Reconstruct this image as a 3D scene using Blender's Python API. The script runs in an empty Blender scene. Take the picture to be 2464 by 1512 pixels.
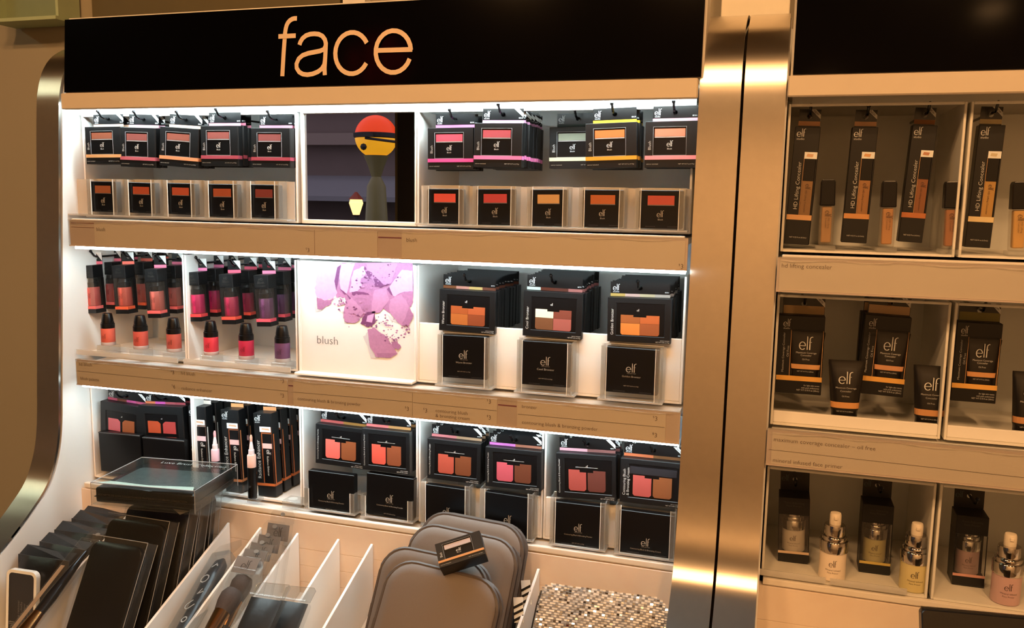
import bpy, bmesh, math, random
from mathutils import Vector, Matrix
random.seed(7)
S = bpy.context.scene
COL = S.collection
PI = math.pi

# ---------------------------------------------------------------- camera
CW, CH = 2464, 1512
CAM = Vector((1.08830, -1.10887, 1.5)); YAW, PITCH, ROLL, FPX = -0.299965, -0.136084, 0.0167693, 2060.99
def cam_axes():
    cy, sy, cp, sp = math.cos(YAW), math.sin(YAW), math.cos(PITCH), math.sin(PITCH)
    f = Vector((sy*cp, cy*cp, sp)); r = Vector((cy, -sy, 0)); u = r.cross(f)
    c, s = math.cos(ROLL), math.sin(ROLL)
    return c*r + s*u, -s*r + c*u, f
CR, CU, CF = cam_axes()
cd = bpy.data.cameras.new('camera'); co = bpy.data.objects.new('camera', cd); COL.objects.link(co)
cd.sensor_width = 36; cd.lens = FPX/CW*36; cd.clip_start = .02; cd.clip_end = 100
co.matrix_world = Matrix(((CR.x, CU.x, -CF.x, CAM.x), (CR.y, CU.y, -CF.y, CAM.y), (CR.z, CU.z, -CF.z, CAM.z), (0, 0, 0, 1)))
S.camera = co
def ray(a): return CF + (a[0]-CW/2)/FPX*CR - (a[1]-CH/2)/FPX*CU
def at(a, Y): d = ray(a); return CAM + d*((Y-CAM.y)/d.y)          # point of the plane y = Y
def onz(a, Z): d = ray(a); return CAM + d*((Z-CAM.z)/d.z)
def onx(a, X): d = ray(a); return CAM + d*((X-CAM.x)/d.x)
def onpl(a, P, n): d = ray(a); return CAM + d*((P-CAM).dot(n)/d.dot(n))
K = {1: (140, 220, 4.107), 2: (700, 220, 3.85), 3: (1280, 220, 3.2875), 4: (150, 560, 3.98), 5: (690, 560, 3.6), 6: (1180, 620, 3.437),
     7: (150, 860, 3.6), 8: (680, 920, 3.85), 'A1': (1200, 940, 3.2866), 'A2': (0, 1080, 3.5), 'A3': (380, 1180, 3.974), 'A4': (860, 1220, 3.08),
     'A5': (1820, 200, 3.0233), 'A6': (1800, 640, 3.0241), 'A7': (1800, 1040, 3.2033), 0: (0, 0, 1.0)}
def k(c, x, y): o = K[c]; return (o[0]+x/o[2], o[1]+y/o[2])

# ---------------------------------------------------------------- world, exposure
vs = S.view_settings; vs.view_transform = 'Standard'; vs.look = 'None'; vs.gamma = 1; vs.use_curve_mapping = False; vs.exposure = 0.0
S.display_settings.display_device = 'sRGB'
S.cycles.max_bounces = 8; S.cycles.transparent_max_bounces = 24; S.cycles.glossy_bounces = 5
S.cycles.caustics_reflective = False; S.cycles.caustics_refractive = False; S.cycles.sample_clamp_indirect = 4
W = bpy.data.worlds.new('dusk_sky'); S.world = W; W.use_nodes = True
W.node_tree.nodes['Background'].inputs[0].default_value = (.42, .40, .52, 1); W.node_tree.nodes['Background'].inputs[1].default_value = 1.7
WARM = (1.0, .52, .205)
SPOT_W, LED_E = 38.0, 33.0

# ---------------------------------------------------------------- materials
def lin(c): return tuple((v/255/12.92 if v/255 <= .04045 else ((v/255+.055)/1.055)**2.4) for v in c)
MATS = {}
def M(name, c, rough=.5, metal=0, noise=.06, scale=40, bump=0, coat=0, spec=.5, emis=None, es=0, aniso=0, tang=None, c2=None):
    if name in MATS: return MATS[name]
    m = bpy.data.materials.new(name); m.use_nodes = True; nt = m.node_tree; b = nt.nodes['Principled BSDF']
    tc = nt.nodes.new('ShaderNodeTexCoord'); nz = nt.nodes.new('ShaderNodeTexNoise'); nz.inputs['Scale'].default_value = scale; nz.inputs['Detail'].default_value = 3
    nt.links.new(tc.outputs['Object'], nz.inputs['Vector'])
    mx = nt.nodes.new('ShaderNodeMix'); mx.data_type = 'RGBA'; L = lin(c)
    lo = lin(c2) if c2 else tuple(v*(1-noise) for v in L); hi = L if c2 else tuple(min(1, v*(1+noise)) for v in L)
    mx.inputs[6].default_value = (*lo, 1); mx.inputs[7].default_value = (*hi, 1)
    nt.links.new(nz.outputs['Fac'], mx.inputs[0]); nt.links.new(mx.outputs[2], b.inputs['Base Color'])
    b.inputs['Roughness'].default_value = rough; b.inputs['Metallic'].default_value = metal
    b.inputs['Specular IOR Level'].default_value = spec
    if coat: b.inputs['Coat Weight'].default_value = coat; b.inputs['Coat Roughness'].default_value = .08
    if bump:
        bp = nt.nodes.new('ShaderNodeBump'); bp.inputs['Strength'].default_value = bump; bp.inputs['Distance'].default_value = .001
        nt.links.new(nz.outputs['Fac'], bp.inputs['Height']); nt.links.new(bp.outputs['Normal'], b.inputs['Normal'])
    if emis: b.inputs['Emission Color'].default_value = (*emis, 1); b.inputs['Emission Strength'].default_value = es
    if aniso:
        b.inputs['Anisotropic'].default_value = aniso
        cx = nt.nodes.new('ShaderNodeCombineXYZ')
        for i in range(3): cx.inputs[i].default_value = tang[i]
        nt.links.new(cx.outputs[0], b.inputs['Tangent'])
    MATS[name] = m; return m
def clear(name, tint=(.95, .97, .97), gloss=.12, rough=.08, body=0, bc=(200, 200, 195)):
    """thin clear plastic: transparent, a fresnel gloss and a little body colour"""
    if name in MATS: return MATS[name]
    m = bpy.data.materials.new(name); m.use_nodes = True; nt = m.node_tree; nt.nodes.clear()
    out = nt.nodes.new('ShaderNodeOutputMaterial'); tr = nt.nodes.new('ShaderNodeBsdfTransparent'); gl = nt.nodes.new('ShaderNodeBsdfGlossy')
    df = nt.nodes.new('ShaderNodeBsdfDiffuse'); m1 = nt.nodes.new('ShaderNodeMixShader'); m2 = nt.nodes.new('ShaderNodeMixShader')
    lw = nt.nodes.new('ShaderNodeLayerWeight'); lw.inputs[0].default_value = .35
    ma = nt.nodes.new('ShaderNodeMath'); ma.operation = 'MULTIPLY_ADD'; ma.inputs[1].default_value = gloss*2; ma.inputs[2].default_value = gloss*.35
    nz = nt.nodes.new('ShaderNodeTexNoise'); nz.inputs['Scale'].default_value = 60
    bp = nt.nodes.new('ShaderNodeBump'); bp.inputs['Strength'].default_value = .12; bp.inputs['Distance'].default_value = .002
    nt.links.new(nz.outputs['Fac'], bp.inputs['Height']); nt.links.new(bp.outputs['Normal'], gl.inputs['Normal'])
    tr.inputs[0].default_value = (*tint, 1); gl.inputs['Roughness'].default_value = rough; df.inputs[0].default_value = (*lin(bc), 1)
    m1.inputs[0].default_value = body
    nt.links.new(tr.outputs[0], m1.inputs[1]); nt.links.new(df.outputs[0], m1.inputs[2])
    nt.links.new(lw.outputs['Facing'], ma.inputs[0]); nt.links.new(ma.outputs[0], m2.inputs[0])
    nt.links.new(m1.outputs[0], m2.inputs[1]); nt.links.new(gl.outputs[0], m2.inputs[2]); nt.links.new(m2.outputs[0], out.inputs[0])
    MATS[name] = m; return m
def col(c, rough=.6, **kw): return M('colour_%d_%d_%d' % tuple(c), c, rough, **kw)

WHITE = M('white_laminate', (236, 234, 230), .42, noise=.02, scale=12)
OFFW = M('worn_white_laminate', (228, 222, 212), .5, noise=.05, scale=14)
GREYW = M('grey_tray_plastic', (205, 208, 206), .4, noise=.04)
WALLM = M('painted_wall', (158, 150, 132), .7, noise=.03, scale=5)
PAPER = M('cream_label_paper', (230, 216, 200), .55, noise=.03, scale=30)
CARR = M('strip_carrier_plastic', (214, 196, 186), .4, noise=.07, scale=25)
INK = M('label_ink', (84, 62, 50), .8)
CART = M('black_carton', (13, 14, 16), .38, noise=.15, spec=.45)
CASE = M('black_plastic_case', (9, 9, 11), .3, noise=.1, spec=.35)
TABM = M('black_tab_card', (10, 11, 13), .3, noise=.15, spec=.5)
PRINT = M('white_print', (214, 216, 214), .5)
GPRINT = M('grey_print', (120, 120, 118), .6)
DPRINT = M('dim_print', (62, 58, 52), .6)
FLASH = M('white_corner_card', (228, 232, 232), .4)
STEEL = M('brushed_steel', (222, 214, 202), .29, 1, noise=.05, scale=90, aniso=.8, tang=(1, 0, 0))
PEGM = M('peg_metal', (60, 62, 66), .25, 1)
CHROME = M('chrome', (205, 200, 195), .08, 1, noise=.01)
BLKP = M('glossy_black_sign', (4, 4, 6), .09, noise=.1, scale=8, spec=.25)
SIGNL = M('sign_letter_cream', (226, 200, 172), .5)
ACR = clear('clear_acrylic', (.96, .97, .97), .14, .06, .10, (236, 236, 232))
FILM = clear('clear_film', (.96, .97, .97), .16, .1, .012)
BAG = clear('clear_bag_plastic', (.985, .99, .99), .09, .05, .02)
FROST = clear('frosted_acrylic', (.9, .9, .9), .1, .2, .45, (228, 228, 226))
HAZE = clear('led_pale_acrylic', (.92, .92, .91), .1, .2, .62, (226, 220, 212))  # pale body colour stands in for LED light on the clear back plates

# ---------------------------------------------------------------- mesh helper
class MB:
    def __init__(s): s.v = []; s.f = []; s.mi = []; s.m = 0
    def add(s, vs, fs):
        o = len(s.v); s.v += [tuple(v) for v in vs]
        for f in fs: s.f.append([i+o for i in f]); s.mi.append(s.m)
        return s
    def box(s, x0, x1, y0, y1, z0, z1):
        return s.add([(x, y, z) for x in (x0, x1) for y in (y0, y1) for z in (z0, z1)],
                     [(0, 1, 3, 2), (4, 6, 7, 5), (0, 4, 5, 1), (2, 3, 7, 6), (0, 2, 6, 4), (1, 5, 7, 3)])
    def quad(s, x0, x1, z0, z1, y=0): return s.add([(x0, y, z0), (x1, y, z0), (x1, y, z1), (x0, y, z1)], [(0, 1, 2, 3)])
    def prism(s, pts, y0, y1):                                  # outline in x,z; extruded along y
        n = len(pts); return s.add([(x, y0, z) for x, z in pts]+[(x, y1, z) for x, z in pts],
            [tuple(range(n)), tuple(range(2*n-1, n-1, -1))]+[(i, i+n, (i+1) % n+n, (i+1) % n) for i in range(n)])
    def prismx(s, pts, x0, x1):                                 # outline in y,z; extruded along x
        n = len(pts); return s.add([(x0, y, z) for y, z in pts]+[(x1, y, z) for y, z in pts],
            [tuple(range(n)), tuple(range(2*n-1, n-1, -1))]+[(i, i+n, (i+1) % n+n, (i+1) % n) for i in range(n)])
    def frame(s, ox0, ox1, oz0, oz1, ix0, ix1, iz0, iz1, y0, y1):
        O = [(ox0, oz0), (ox1, oz0), (ox1, oz1), (ox0, oz1)]; I = [(ix0, iz0), (ix1, iz0), (ix1, iz1), (ix0, iz1)]
        vs = [(a, y, b) for y in (y0, y1) for P in (O, I) for a, b in P]; fs = []
        for i in range(4): j = (i+1) % 4; fs += [(i, j, 4+j, 4+i), (8+i, 12+i, 12+j, 8+j), (i, 8+i, 8+j, j), (4+i, 4+j, 12+j, 12+i)]
        return s.add(vs, fs)
    def lathe(s, prof, n=16, c=(0, 0, 0), sq=1):
        vs, fs = [], []
        for r, z in prof:
            for i in range(n): a = 2*PI*i/n; vs.append((c[0]+r*math.cos(a), c[1]+r*math.sin(a)*sq, c[2]+z))
        for j in range(len(prof)-1):
            for i in range(n): fs.append((j*n+i, j*n+(i+1) % n, (j+1)*n+(i+1) % n, (j+1)*n+i))
        fs.append(tuple(range(n-1, -1, -1))); fs.append(tuple((len(prof)-1)*n+i for i in range(n)))
        return s.add(vs, fs)
    def tube(s, pts, r, n=6):
        pts = [Vector(p) for p in pts]; vs, fs = [], []
        for i, p in enumerate(pts):
            t = (pts[min(i+1, len(pts)-1)]-pts[max(i-1, 0)]).normalized(); a = t.cross(Vector((.12, .31, .94))).normalized(); b = t.cross(a)
            for j in range(n): q = 2*PI*j/n; vs.append(p+(a*math.cos(q)+b*math.sin(q))*r)
        for i in range(len(pts)-1):
            for j in range(n): fs.append((i*n+j, i*n+(j+1) % n, (i+1)*n+(j+1) % n, (i+1)*n+j))
        fs.append(tuple(range(n))); fs.append(tuple((len(pts)-1)*n+j for j in range(n)))
        return s.add(vs, fs)
    def mesh(s, name, bev=0, seg=1, smooth=False):
        me = bpy.data.meshes.new(name); me.from_pydata(s.v, [], s.f)
        bm = bmesh.new(); bm.from_mesh(me)
        for f, i in zip(bm.faces, s.mi): f.material_index = i
        bmesh.ops.recalc_face_normals(bm, faces=bm.faces)
        if bev: bmesh.ops.bevel(bm, geom=[e for e in bm.edges if len(e.link_faces) == 2 and e.calc_face_angle(0) > .5], offset=bev, segments=seg, affect='EDGES', profile=.6, clamp_overlap=True)
        if smooth:
            for f in bm.faces: f.smooth = True
            for e in bm.edges:
                if len(e.link_faces) == 2 and e.calc_face_angle(0) > .7: e.smooth = False
        bm.to_mesh(me); bm.free(); return me
def rrect(x0, x1, z0, z1, r, n=4):
    out = []
    for cx, cz, a0 in ((x1-r, z0+r, -90), (x1-r, z1-r, 0), (x0+r, z1-r, 90), (x0+r, z0+r, 180)):
        for i in range(n+1): a = math.radians(a0+90*i/n); out.append((cx+r*math.cos(a), cz+r*math.sin(a)))
    return out
# lettering -----------------------------------------------------------
TXT = {}
def text_geo(t, off=-.014):
    if (t, off) in TXT: return TXT[(t, off)]
    c = bpy.data.curves.new('t', 'FONT'); c.body = t; c.size = 1; c.resolution_u = 2; c.offset = off
    o = bpy.data.objects.new('t', c); COL.objects.link(o)
    dg = bpy.context.evaluated_depsgraph_get(); me = bpy.data.meshes.new_from_object(o.evaluated_get(dg))
    v = [(p.co.x, p.co.y) for p in me.vertices]; f = [list(p.vertices) for p in me.polygons]
    bpy.data.objects.remove(o); bpy.data.curves.remove(c); bpy.data.meshes.remove(me)
    x0 = min(p[0] for p in v); x1 = max(p[0] for p in v)
    TXT[(t, off)] = ([(p[0]-x0, p[1]) for p in v], f, x1-x0); return TXT[(t, off)]
def text(mb, t, x, z, h=None, width=None, y=-.0004, rot=0, align='l', off=-.014):
    v, f, w = text_geo(t, off); s = width/w if width else h*1.37         # h = capital height
    dx = {'l': 0, 'c': -w/2, 'r': -w}[align]; c, sn = math.cos(rot), math.sin(rot)
    mb.add([(x+((px+dx)*c-pz*sn)*s, y, z+((px+dx)*sn+pz*c)*s) for px, pz in v], f)
def stroke(mb, pts, w, y=-.0004, closed=False):
    P = [Vector((p[0], p[1])) for p in pts]; n = len(P); vs = []
    ww = w if isinstance(w, (list, tuple)) else [w]*n
    for i in range(n):
        a = P[i-1] if (i or closed) else P[i]; b = P[(i+1) % n] if (i < n-1 or closed) else P[i]
        d = (b-a).normalized(); q = Vector((-d.y, d.x))*ww[i]/2
        vs += [(P[i].x+q.x, y, P[i].y+q.y), (P[i].x-q.x, y, P[i].y-q.y)]
    mb.add(vs, [(2*i, 2*i+1, 2*i+3, 2*i+2) for i in range(n-1)])
def arc(cx, cz, rx, rz, a0, a1, n=14): return [(cx+rx*math.cos(math.radians(a0+(a1-a0)*i/n)), cz+rz*math.sin(math.radians(a0+(a1-a0)*i/n))) for i in range(n+1)]
def logo(mb, x, z, h, y=-.0004, rot=0, n=12):
    """the three-letter logo: thin round e, high-contrast l and f; x,z = left end of the baseline, h = ascender height"""
    tmp = MB(); xh = .58
    e = arc(.24, xh/2, .24, xh/2, 2, 318, n); stroke(tmp, e, [.05+.035*abs(math.sin(math.radians(2+316*i/n-90))) for i in range(n+1)], 0)
    stroke(tmp, [(.02, xh/2), (.48, xh/2)], .045, 0)
    stroke(tmp, [(.62, 0), (.62, 1.0)], .075, 0); stroke(tmp, [(.57, 1.0), (.62, 1.0)], .03, 0)
    stroke(tmp, [(.82, 0), (.82, .72)]+arc(1.0, .76, .18, .22, 190, 75, 6), [.09, .09]+[.085-.005*i for i in range(7)], 0)
    stroke(tmp, [(.74, xh*.98), (.96, xh*.98)], .035, 0)
    c, s = math.cos(rot), math.sin(rot)
    mb.add([(x+(a*c-b*s)*h, y, z+(a*s+b*c)*h) for a, _, b in tmp.v], tmp.f)

def wrap(mb, r, Y=0, turn=0):
    mb.v = [(r*math.sin(x/r+turn), Y-r*math.cos(x/r+turn), z) for x, _, z in mb.v]; return mb
# ---------------------------------------------------------------- object helpers
def link(o, parent=None):
    COL.objects.link(o)
    if parent: o.parent = parent
    return o
def thing(name, label, cat, group=None, loc=(0, 0, 0)):
    o = bpy.data.objects.new(name, None); o.empty_display_size = .02; o.location = loc; link(o); return tag(o, label, cat, group)
def tag(o, label, cat, group=None):
    o['label'] = label; o['category'] = cat
    if group: o['group'] = group
    return o
def part(name, mb, mat, parent=None, bev=0, seg=1, smooth=False, label=None, kind=None):
    me = mb.mesh(name, bev, seg, smooth) if isinstance(mb, MB) else mb
    o = bpy.data.objects.new(name, me); mats = mat if isinstance(mat, (list, tuple)) else [mat]
    for m in mats: me.materials.append(m)
    for i, m in enumerate(mats): o.material_slots[i].link = 'OBJECT'; o.material_slots[i].material = m
    link(o, parent)
    if label: o['label'] = label
    if kind: o['kind'] = kind
    return o
def struct(name, mb, mat, **kw): o = part(name, mb, mat, **kw); o['kind'] = 'structure'; return o
def base(o): return o.name.split('.')[0]
def copy_tree(o, parent=None, skip=()):
    c = o.copy(); link(c); c.parent = parent
    for ch in o.children:
        if base(ch) not in skip: copy_tree(ch, c, skip)
    return c
def paint(o, d):
    """give the named parts of a thing their own colours"""
    for ch in o.children_recursive:
        m = d.get(base(ch))
        if m:
            for i, mm in enumerate(m if isinstance(m, (list, tuple)) else [m]): ch.material_slots[i].link = 'OBJECT'; ch.material_slots[i].material = mm
def place(o, tl, tr, bl, Y, w0, h0, lean=0, dy=1, zmin=None, side=False):
    """stand a front-view thing with its face on the plane y = Y"""
    A, B, C = at(tl, Y), at(tr, Y), at(bl, Y)
    if zmin is not None and C.z < zmin: C = C+(A-C)*((zmin-C.z)/(A.z-C.z))
    w, h = (B-A).length, (C-A).length
    th = math.atan2(-(B.z-A.z), B.x-A.x)
    if side: th = math.atan2(A.x-C.x, A.z-C.z); C = C-Vector((0, 0, 0)); B = A+Vector((w*math.cos(th), 0, -w*math.sin(th)))
    o.location = C+(B-A)/2; o.rotation_euler = (lean, th, 0)
    o.scale = (w/w0, dy, h/h0); return o
def kpl(o, c, tl, tr, bl, Y, w0, h0, **kw): return place(o, k(c, *tl), k(c, *tr), k(c, *bl), Y, w0, h0, **kw)
def frame_mat(o, P, X, Z, n=None):
    """put a thing at P with local x along X and local z along Z"""
    X = Vector(X).normalized(); Yv = Vector(Z).cross(X).normalized(); Zv = X.cross(Yv)
    o.matrix_world = Matrix(((X.x, Yv.x, Zv.x, P[0]), (X.y, Yv.y, Zv.y, P[1]), (X.z, Yv.z, Zv.z, P[2]), (0, 0, 0, 1)))
ORD2 = ['first', 'second', 'third', 'fourth', 'fifth', 'sixth', 'seventh', 'eighth', 'ninth']
ORD = ['front', 'second from front', 'third from front', 'fourth from front', 'fifth from front', 'sixth from front', 'seventh from front', 'eighth from front', 'ninth from front']

# ================================================================ ROOM
ZC = 2.75; RX0, RX1, RY0, RY1 = -3.6, 3.4, -5.0, .22
struct('floor', MB().box(RX0, RX1, RY0, RY1, -.1, 0), M('floor_tile', (120, 105, 90), .35, noise=.1, scale=3))
struct('ceiling', MB().box(RX0, RX1, RY0, RY1, ZC, ZC+.1), M('ceiling_paint', (112, 104, 96), .8))
struct('wall_back', MB().box(RX0-.1, RX1+.1, RY1, RY1+.1, 0, ZC), WALLM)
struct('wall_right', MB().box(RX1, RX1+.1, RY0, RY1, 0, ZC), M('painted_side_wall', (222, 212, 196), .7))
struct('wall_left', MB().box(RX0-.1, RX0, RY0, RY1, 0, ZC), WALLM)
DARKW = M('dark_shopfront', (52, 44, 38), .6)
wf = MB().box(RX0-.1, -3.3, RY0-.12, RY0, 0, ZC).box(-1.30, RX1+.1, RY0-.12, RY0, 0, ZC).box(-3.3, -1.30, RY0-.12, RY0, 0, .35).box(-3.3, -1.30, RY0-.12, RY0, 2.7, ZC)
struct('wall_front', wf, MATS['painted_side_wall'])
w1 = struct('window_1', MB().frame(-3.3, -1.30, .35, 2.7, -3.24, -1.80, .41, 2.64, RY0-.1, RY0-.02), DARKW, bev=.004)
part('inner_bead', MB().box(-1.80, -1.775, RY0-.02, RY0-.012, .41, 2.64), M('tan_bead', (150, 128, 90), .6), w1)
part('jamb_cover', MB().box(-1.775, -1.25, RY0-.02, RY0-.002, .35, 2.7), DARKW, w1)
part('pane', MB().box(-3.24, -1.80, RY0-.07, RY0-.06, .41, 2.64), clear('window_glass', (.96, .97, .97), .05, .01), w1)

# ceiling downlights: the room's warm light; the rear two rows are added fill
LAMP = M('lamp_glow', (255, 220, 160), .5, emis=WARM, es=10)
lamp_spots = [(.1, -1.50), (.75, -1.50), (1.6, -1.50), (2.5, -1.7), (.9, -3.0), (1.9, -3.0), (2.8, -3.2), (.1, -1.90), (.75, -1.90), (1.6, -1.90), (.2, -4.2), (1.3, -4.2), (2.4, -4.2)]
for i, (x, y) in enumerate(lamp_spots):
    t = thing('ceiling_light', 'round recessed warm ceiling downlight %s' % ['over the left end of the blush display', 'over the middle of the blush display', 'over the concealer display', 'over the right end of the aisle', 'added as fill behind the viewer to the left', 'added as fill behind the viewer to the right', 'added as fill near the right wall far from the displays', 'in the outer row over the left bins', 'in the outer row over the blush display', 'in the outer row over the concealer display', 'added to brighten the front wall beside the window', 'added to brighten the front wall in its middle', 'added to brighten the front wall near the right corner'][i], 'light', 'recessed ceiling downlights', (x, y, ZC))
    part('trim_ring', MB().lathe([(.055, 0), (.075, -.004), (.075, 0)], 20), WHITE, t, smooth=True)
    part('lamp_disc', MB().lathe([(.055, -.001), (.054, -.003)], 20), LAMP, t)
    ld = bpy.data.lights.new('downlight', 'SPOT'); ld.energy = SPOT_W*(1.35 if x > 1.2 else 1) if y > -2.5 else SPOT_W*1.7; ld.color = WARM; ld.spot_size = math.radians(125); ld.spot_blend = .6; ld.shadow_soft_size = .06
    lo = bpy.data.objects.new('downlight', ld); link(lo, t); lo.location = (0, 0, -.02)
    lo.rotation_euler = (math.radians(35), 0, 0) if y > -2.5 else (math.radians(-35), 0, 0)
# cool tube light at the left end of the shop
t = thing('tube_light', 'greenish white fluorescent tube on the ceiling far to the left', 'light', None, (-1.9, -1.2, ZC))
part('tube_housing', MB().box(-.05, .05, -.6, .6, -.04, 0), WHITE, t); part('tube', MB().tube([(0, -.58, -.055), (0, .58, -.055)], .013, 10), M('tube_glow', (220, 255, 210), .5, emis=(.72, 1, .6), es=3), t)
al = bpy.data.lights.new('tube_light', 'AREA'); al.shape = 'RECTANGLE'; al.size = .06; al.size_y = 1.2; al.energy = 7.5; al.color = (.86, 1, .74); ao = bpy.data.objects.new('tube_light', al); link(ao, t); ao.location = (0, 0, -.075)
# street seen in the mirror through the window
fac = thing('street_building', 'dark stone building across the street reflected in the small mirror', 'building', None, (-5, -16, 0))
part('facade', MB().box(-12, 10, -1, 0, 0, 9), M('dusk_stone', (124, 104, 94), .9, noise=.2, scale=.8), fac)
part('cornice', MB().box(-12, 10, 0, .35, 2.55, 2.8).box(-12, 10, 0, .2, 3.4, 3.5), M('dusk_cornice', (150, 128, 114), .9), fac)
part('awning', MB().prismx([(0, 1.9), (1.2, 1.45), (1.2, 1.35), (0, 1.75)], -6, 1.0), M('street_awning', (140, 134, 132), .8), fac)
struct('ground', MB().box(-20, 10, -17, RY0-.12, -.25, -.12), M('street_asphalt', (40, 38, 40), .8))
# globe lamp
GY = -7.2
def mir(a, Y, my=.034):
    P = at(a, my); d = P-CAM; d = Vector((d.x, -d.y, d.z)); return P+d*((Y-P.y)/d.y)
gc = mir((905, 329), GY); gr = (mir((951, 329), GY)-mir((856, 329), GY)).length/2*.97
t = thing('globe_street_lamp', 'street lamp with orange topped globe on a greenish post seen in the mirror', 'street lamp', None, (gc.x, gc.y, -.12))
prof = lambda a0, a1: [(gr*math.cos(math.radians(a)), gc.z+.12+gr*math.sin(math.radians(a))) for a in range(a0, a1+1, 8)]
part('upper_globe', MB().lathe(prof(6, 88), 28), M('orange_glass', (235, 70, 10), .4, emis=(1, .055, .002), es=.85), t, smooth=True)
part('lower_globe', MB().lathe(prof(-62, 2), 28), M('yellow_glass', (250, 180, 30), .4, emis=(1, .42, .015), es=1.0), t, smooth=True)
part('globe_band', MB().lathe([(gr*1.0, gc.z+.10), (gr*1.04, gc.z+.11), (gr*1.04, gc.z+.15), (gr*.99, gc.z+.155)], 28), DARKW, t)
GP = M('green_bronze', (150, 136, 80), .45)
part('lamp_post', MB().lathe([(.22, 0), (.2, .5), (.1, .55), (.14, 1.0), (.10, gc.z-.40), (.05, gc.z-.3), (.09, gc.z-gr*.8), (gr*.6, gc.z+.12-gr*.88)], 16), GP, t, smooth=True)
part('bracket_arm', MB().tube([(.0, .25, gc.z+.09), (.5, .25, gc.z+.03)], .014).box(-.12, .08, .22, .28, gc.z+.10, gc.z+.14), DARKW, t)
part('arm_ball', MB().lathe([(.002, -.035), (.025, -.025), (.035, 0), (.025, .025), (.002, .035)], 10, (-.02, .25, gc.z-.0)), DARKW, t)
lc = mir((857, 492), -11.5)
t = thing('lantern_street_lamp', 'small glowing lantern street lamp far off in the mirror', 'street lamp', None, (lc.x, lc.y, -.12)); z = lc.z+.12
part('lamp_glass', MB().lathe([(.055, z-.17), (.12, z+.02), (.10, z+.08)], 8), M('lantern_glow', (255, 220, 120), .5, emis=(1, .62, .2), es=3.2), t)
part('lamp_cap', MB().lathe([(.13, z+.08), (.07, z+.14), (.02, z+.2)], 8), M('lantern_cap', (160, 60, 20), .5), t)
part('lamp_post', MB().lathe([(.07, 0), (.045, .3), (.04, z-.2), (.06, z-.17)], 8), DARKW, t)
th = math.atan(.009/.119); nn = Vector((0, -math.cos(th), math.sin(th))); P = at((905, 140), -.004); d = P-CAM; d = d-2*d.dot(nn)*nn; ng = P+d*((-2.25-P.y)/d.y)
t = thing('neon_sign', 'red neon tubes hung from the ceiling and mirrored faintly in the lettered sign', 'sign', None, (ng.x, ng.y, ng.z))
part('neon_board', MB().box(-.15, .15, -.03, -.015, -.16, .14), DARKW, t); part('hanger', MB().box(-.01, .01, -.03, -.02, .14, ZC-ng.z), DARKW, t)
for i, (dx, l) in enumerate(((-.11, .10), (-.03, .22), (.05, .24), (.11, .10))):
    part('neon_tube', MB().tube([(dx, 0, -l/2), (dx, 0, l/2)], .008), M('red_neon', (200, 10, 10), .5, emis=(.9, .0, .008), es=1.6), t)

# ================================================================ DISPLAY UNITS
def smooth_pts(P, n=4):
    out = []
    for i in range(len(P)-1):
        p0, p1, p2, p3 = [Vector(P[max(0, min(len(P)-1, j))]) for j in (i-1, i, i+1, i+2)]
        for q in range(n):
            u = q/n; out.append(tuple(.5*((2*p1)+(p2-p0)*u+(2*p0-5*p1+4*p2-p3)*u*u+(3*p1-p0-3*p2+p3)*u**3)))
    return out+[tuple(P[-1])]
POST = smooth_pts([(.20, 1.752), (.10, 1.738), (.045, 1.716), (.018, 1.69), (.004, 1.655), (-.002, 1.61), (-.010, 1.49), (-.020, 1.34), (-.030, 1.20), (-.036, 1.12), (-.046, 1.072), (-.066, 1.03), (-.097, 1.0), (-.131, .974), (-.165, .952), (-.24, .91), (-.36, .86), (-.46, .84)])
def post(parent, x0, x1):
    n = len(POST); th = []
    for i in range(n):
        a = Vector(POST[max(0, i-1)]); b = Vector(POST[min(n-1, i+1)]); d = (b-a).normalized(); th.append(Vector(POST[i])+Vector((-d.y, d.x))*-.004)
    vs = []
    for i in range(n): vs += [(x0, *POST[i]), (x1, *POST[i]), (x1, *th[i]), (x0, *th[i])]
    fs = [(4*i+j, 4*i+(j+1) % 4, 4*i+4+(j+1) % 4, 4*i+4+j) for i in range(n-1) for j in range(4)]+[(0, 1, 2, 3), (4*n-4, 4*n-3, 4*n-2, 4*n-1)]
    return part('steel_post', MB().add(vs, fs), STEEL, parent, smooth=True)
SIDE = [p for p in POST if p[0] < .2]
def side_panel(parent, x0, x1):
    pts = [(p[0]+.004, p[1]-.001) for p in POST]+[(-.46, 0.0), (RY1-.002, 0.0), (RY1-.002, 1.752)]
    vs = [(x0, *p) for p in pts]+[(x1, *p) for p in pts]; n = len(pts)
    me = MB(); me.add(vs, [tuple(range(n)), tuple(range(2*n-1, n-1, -1))]+[(i, i+n, (i+1) % n+n, (i+1) % n) for i in range(n)])
    return part('side_panel', me, WHITE, parent)
UW = .98
SLOPE, BZ0 = .42, .885
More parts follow.
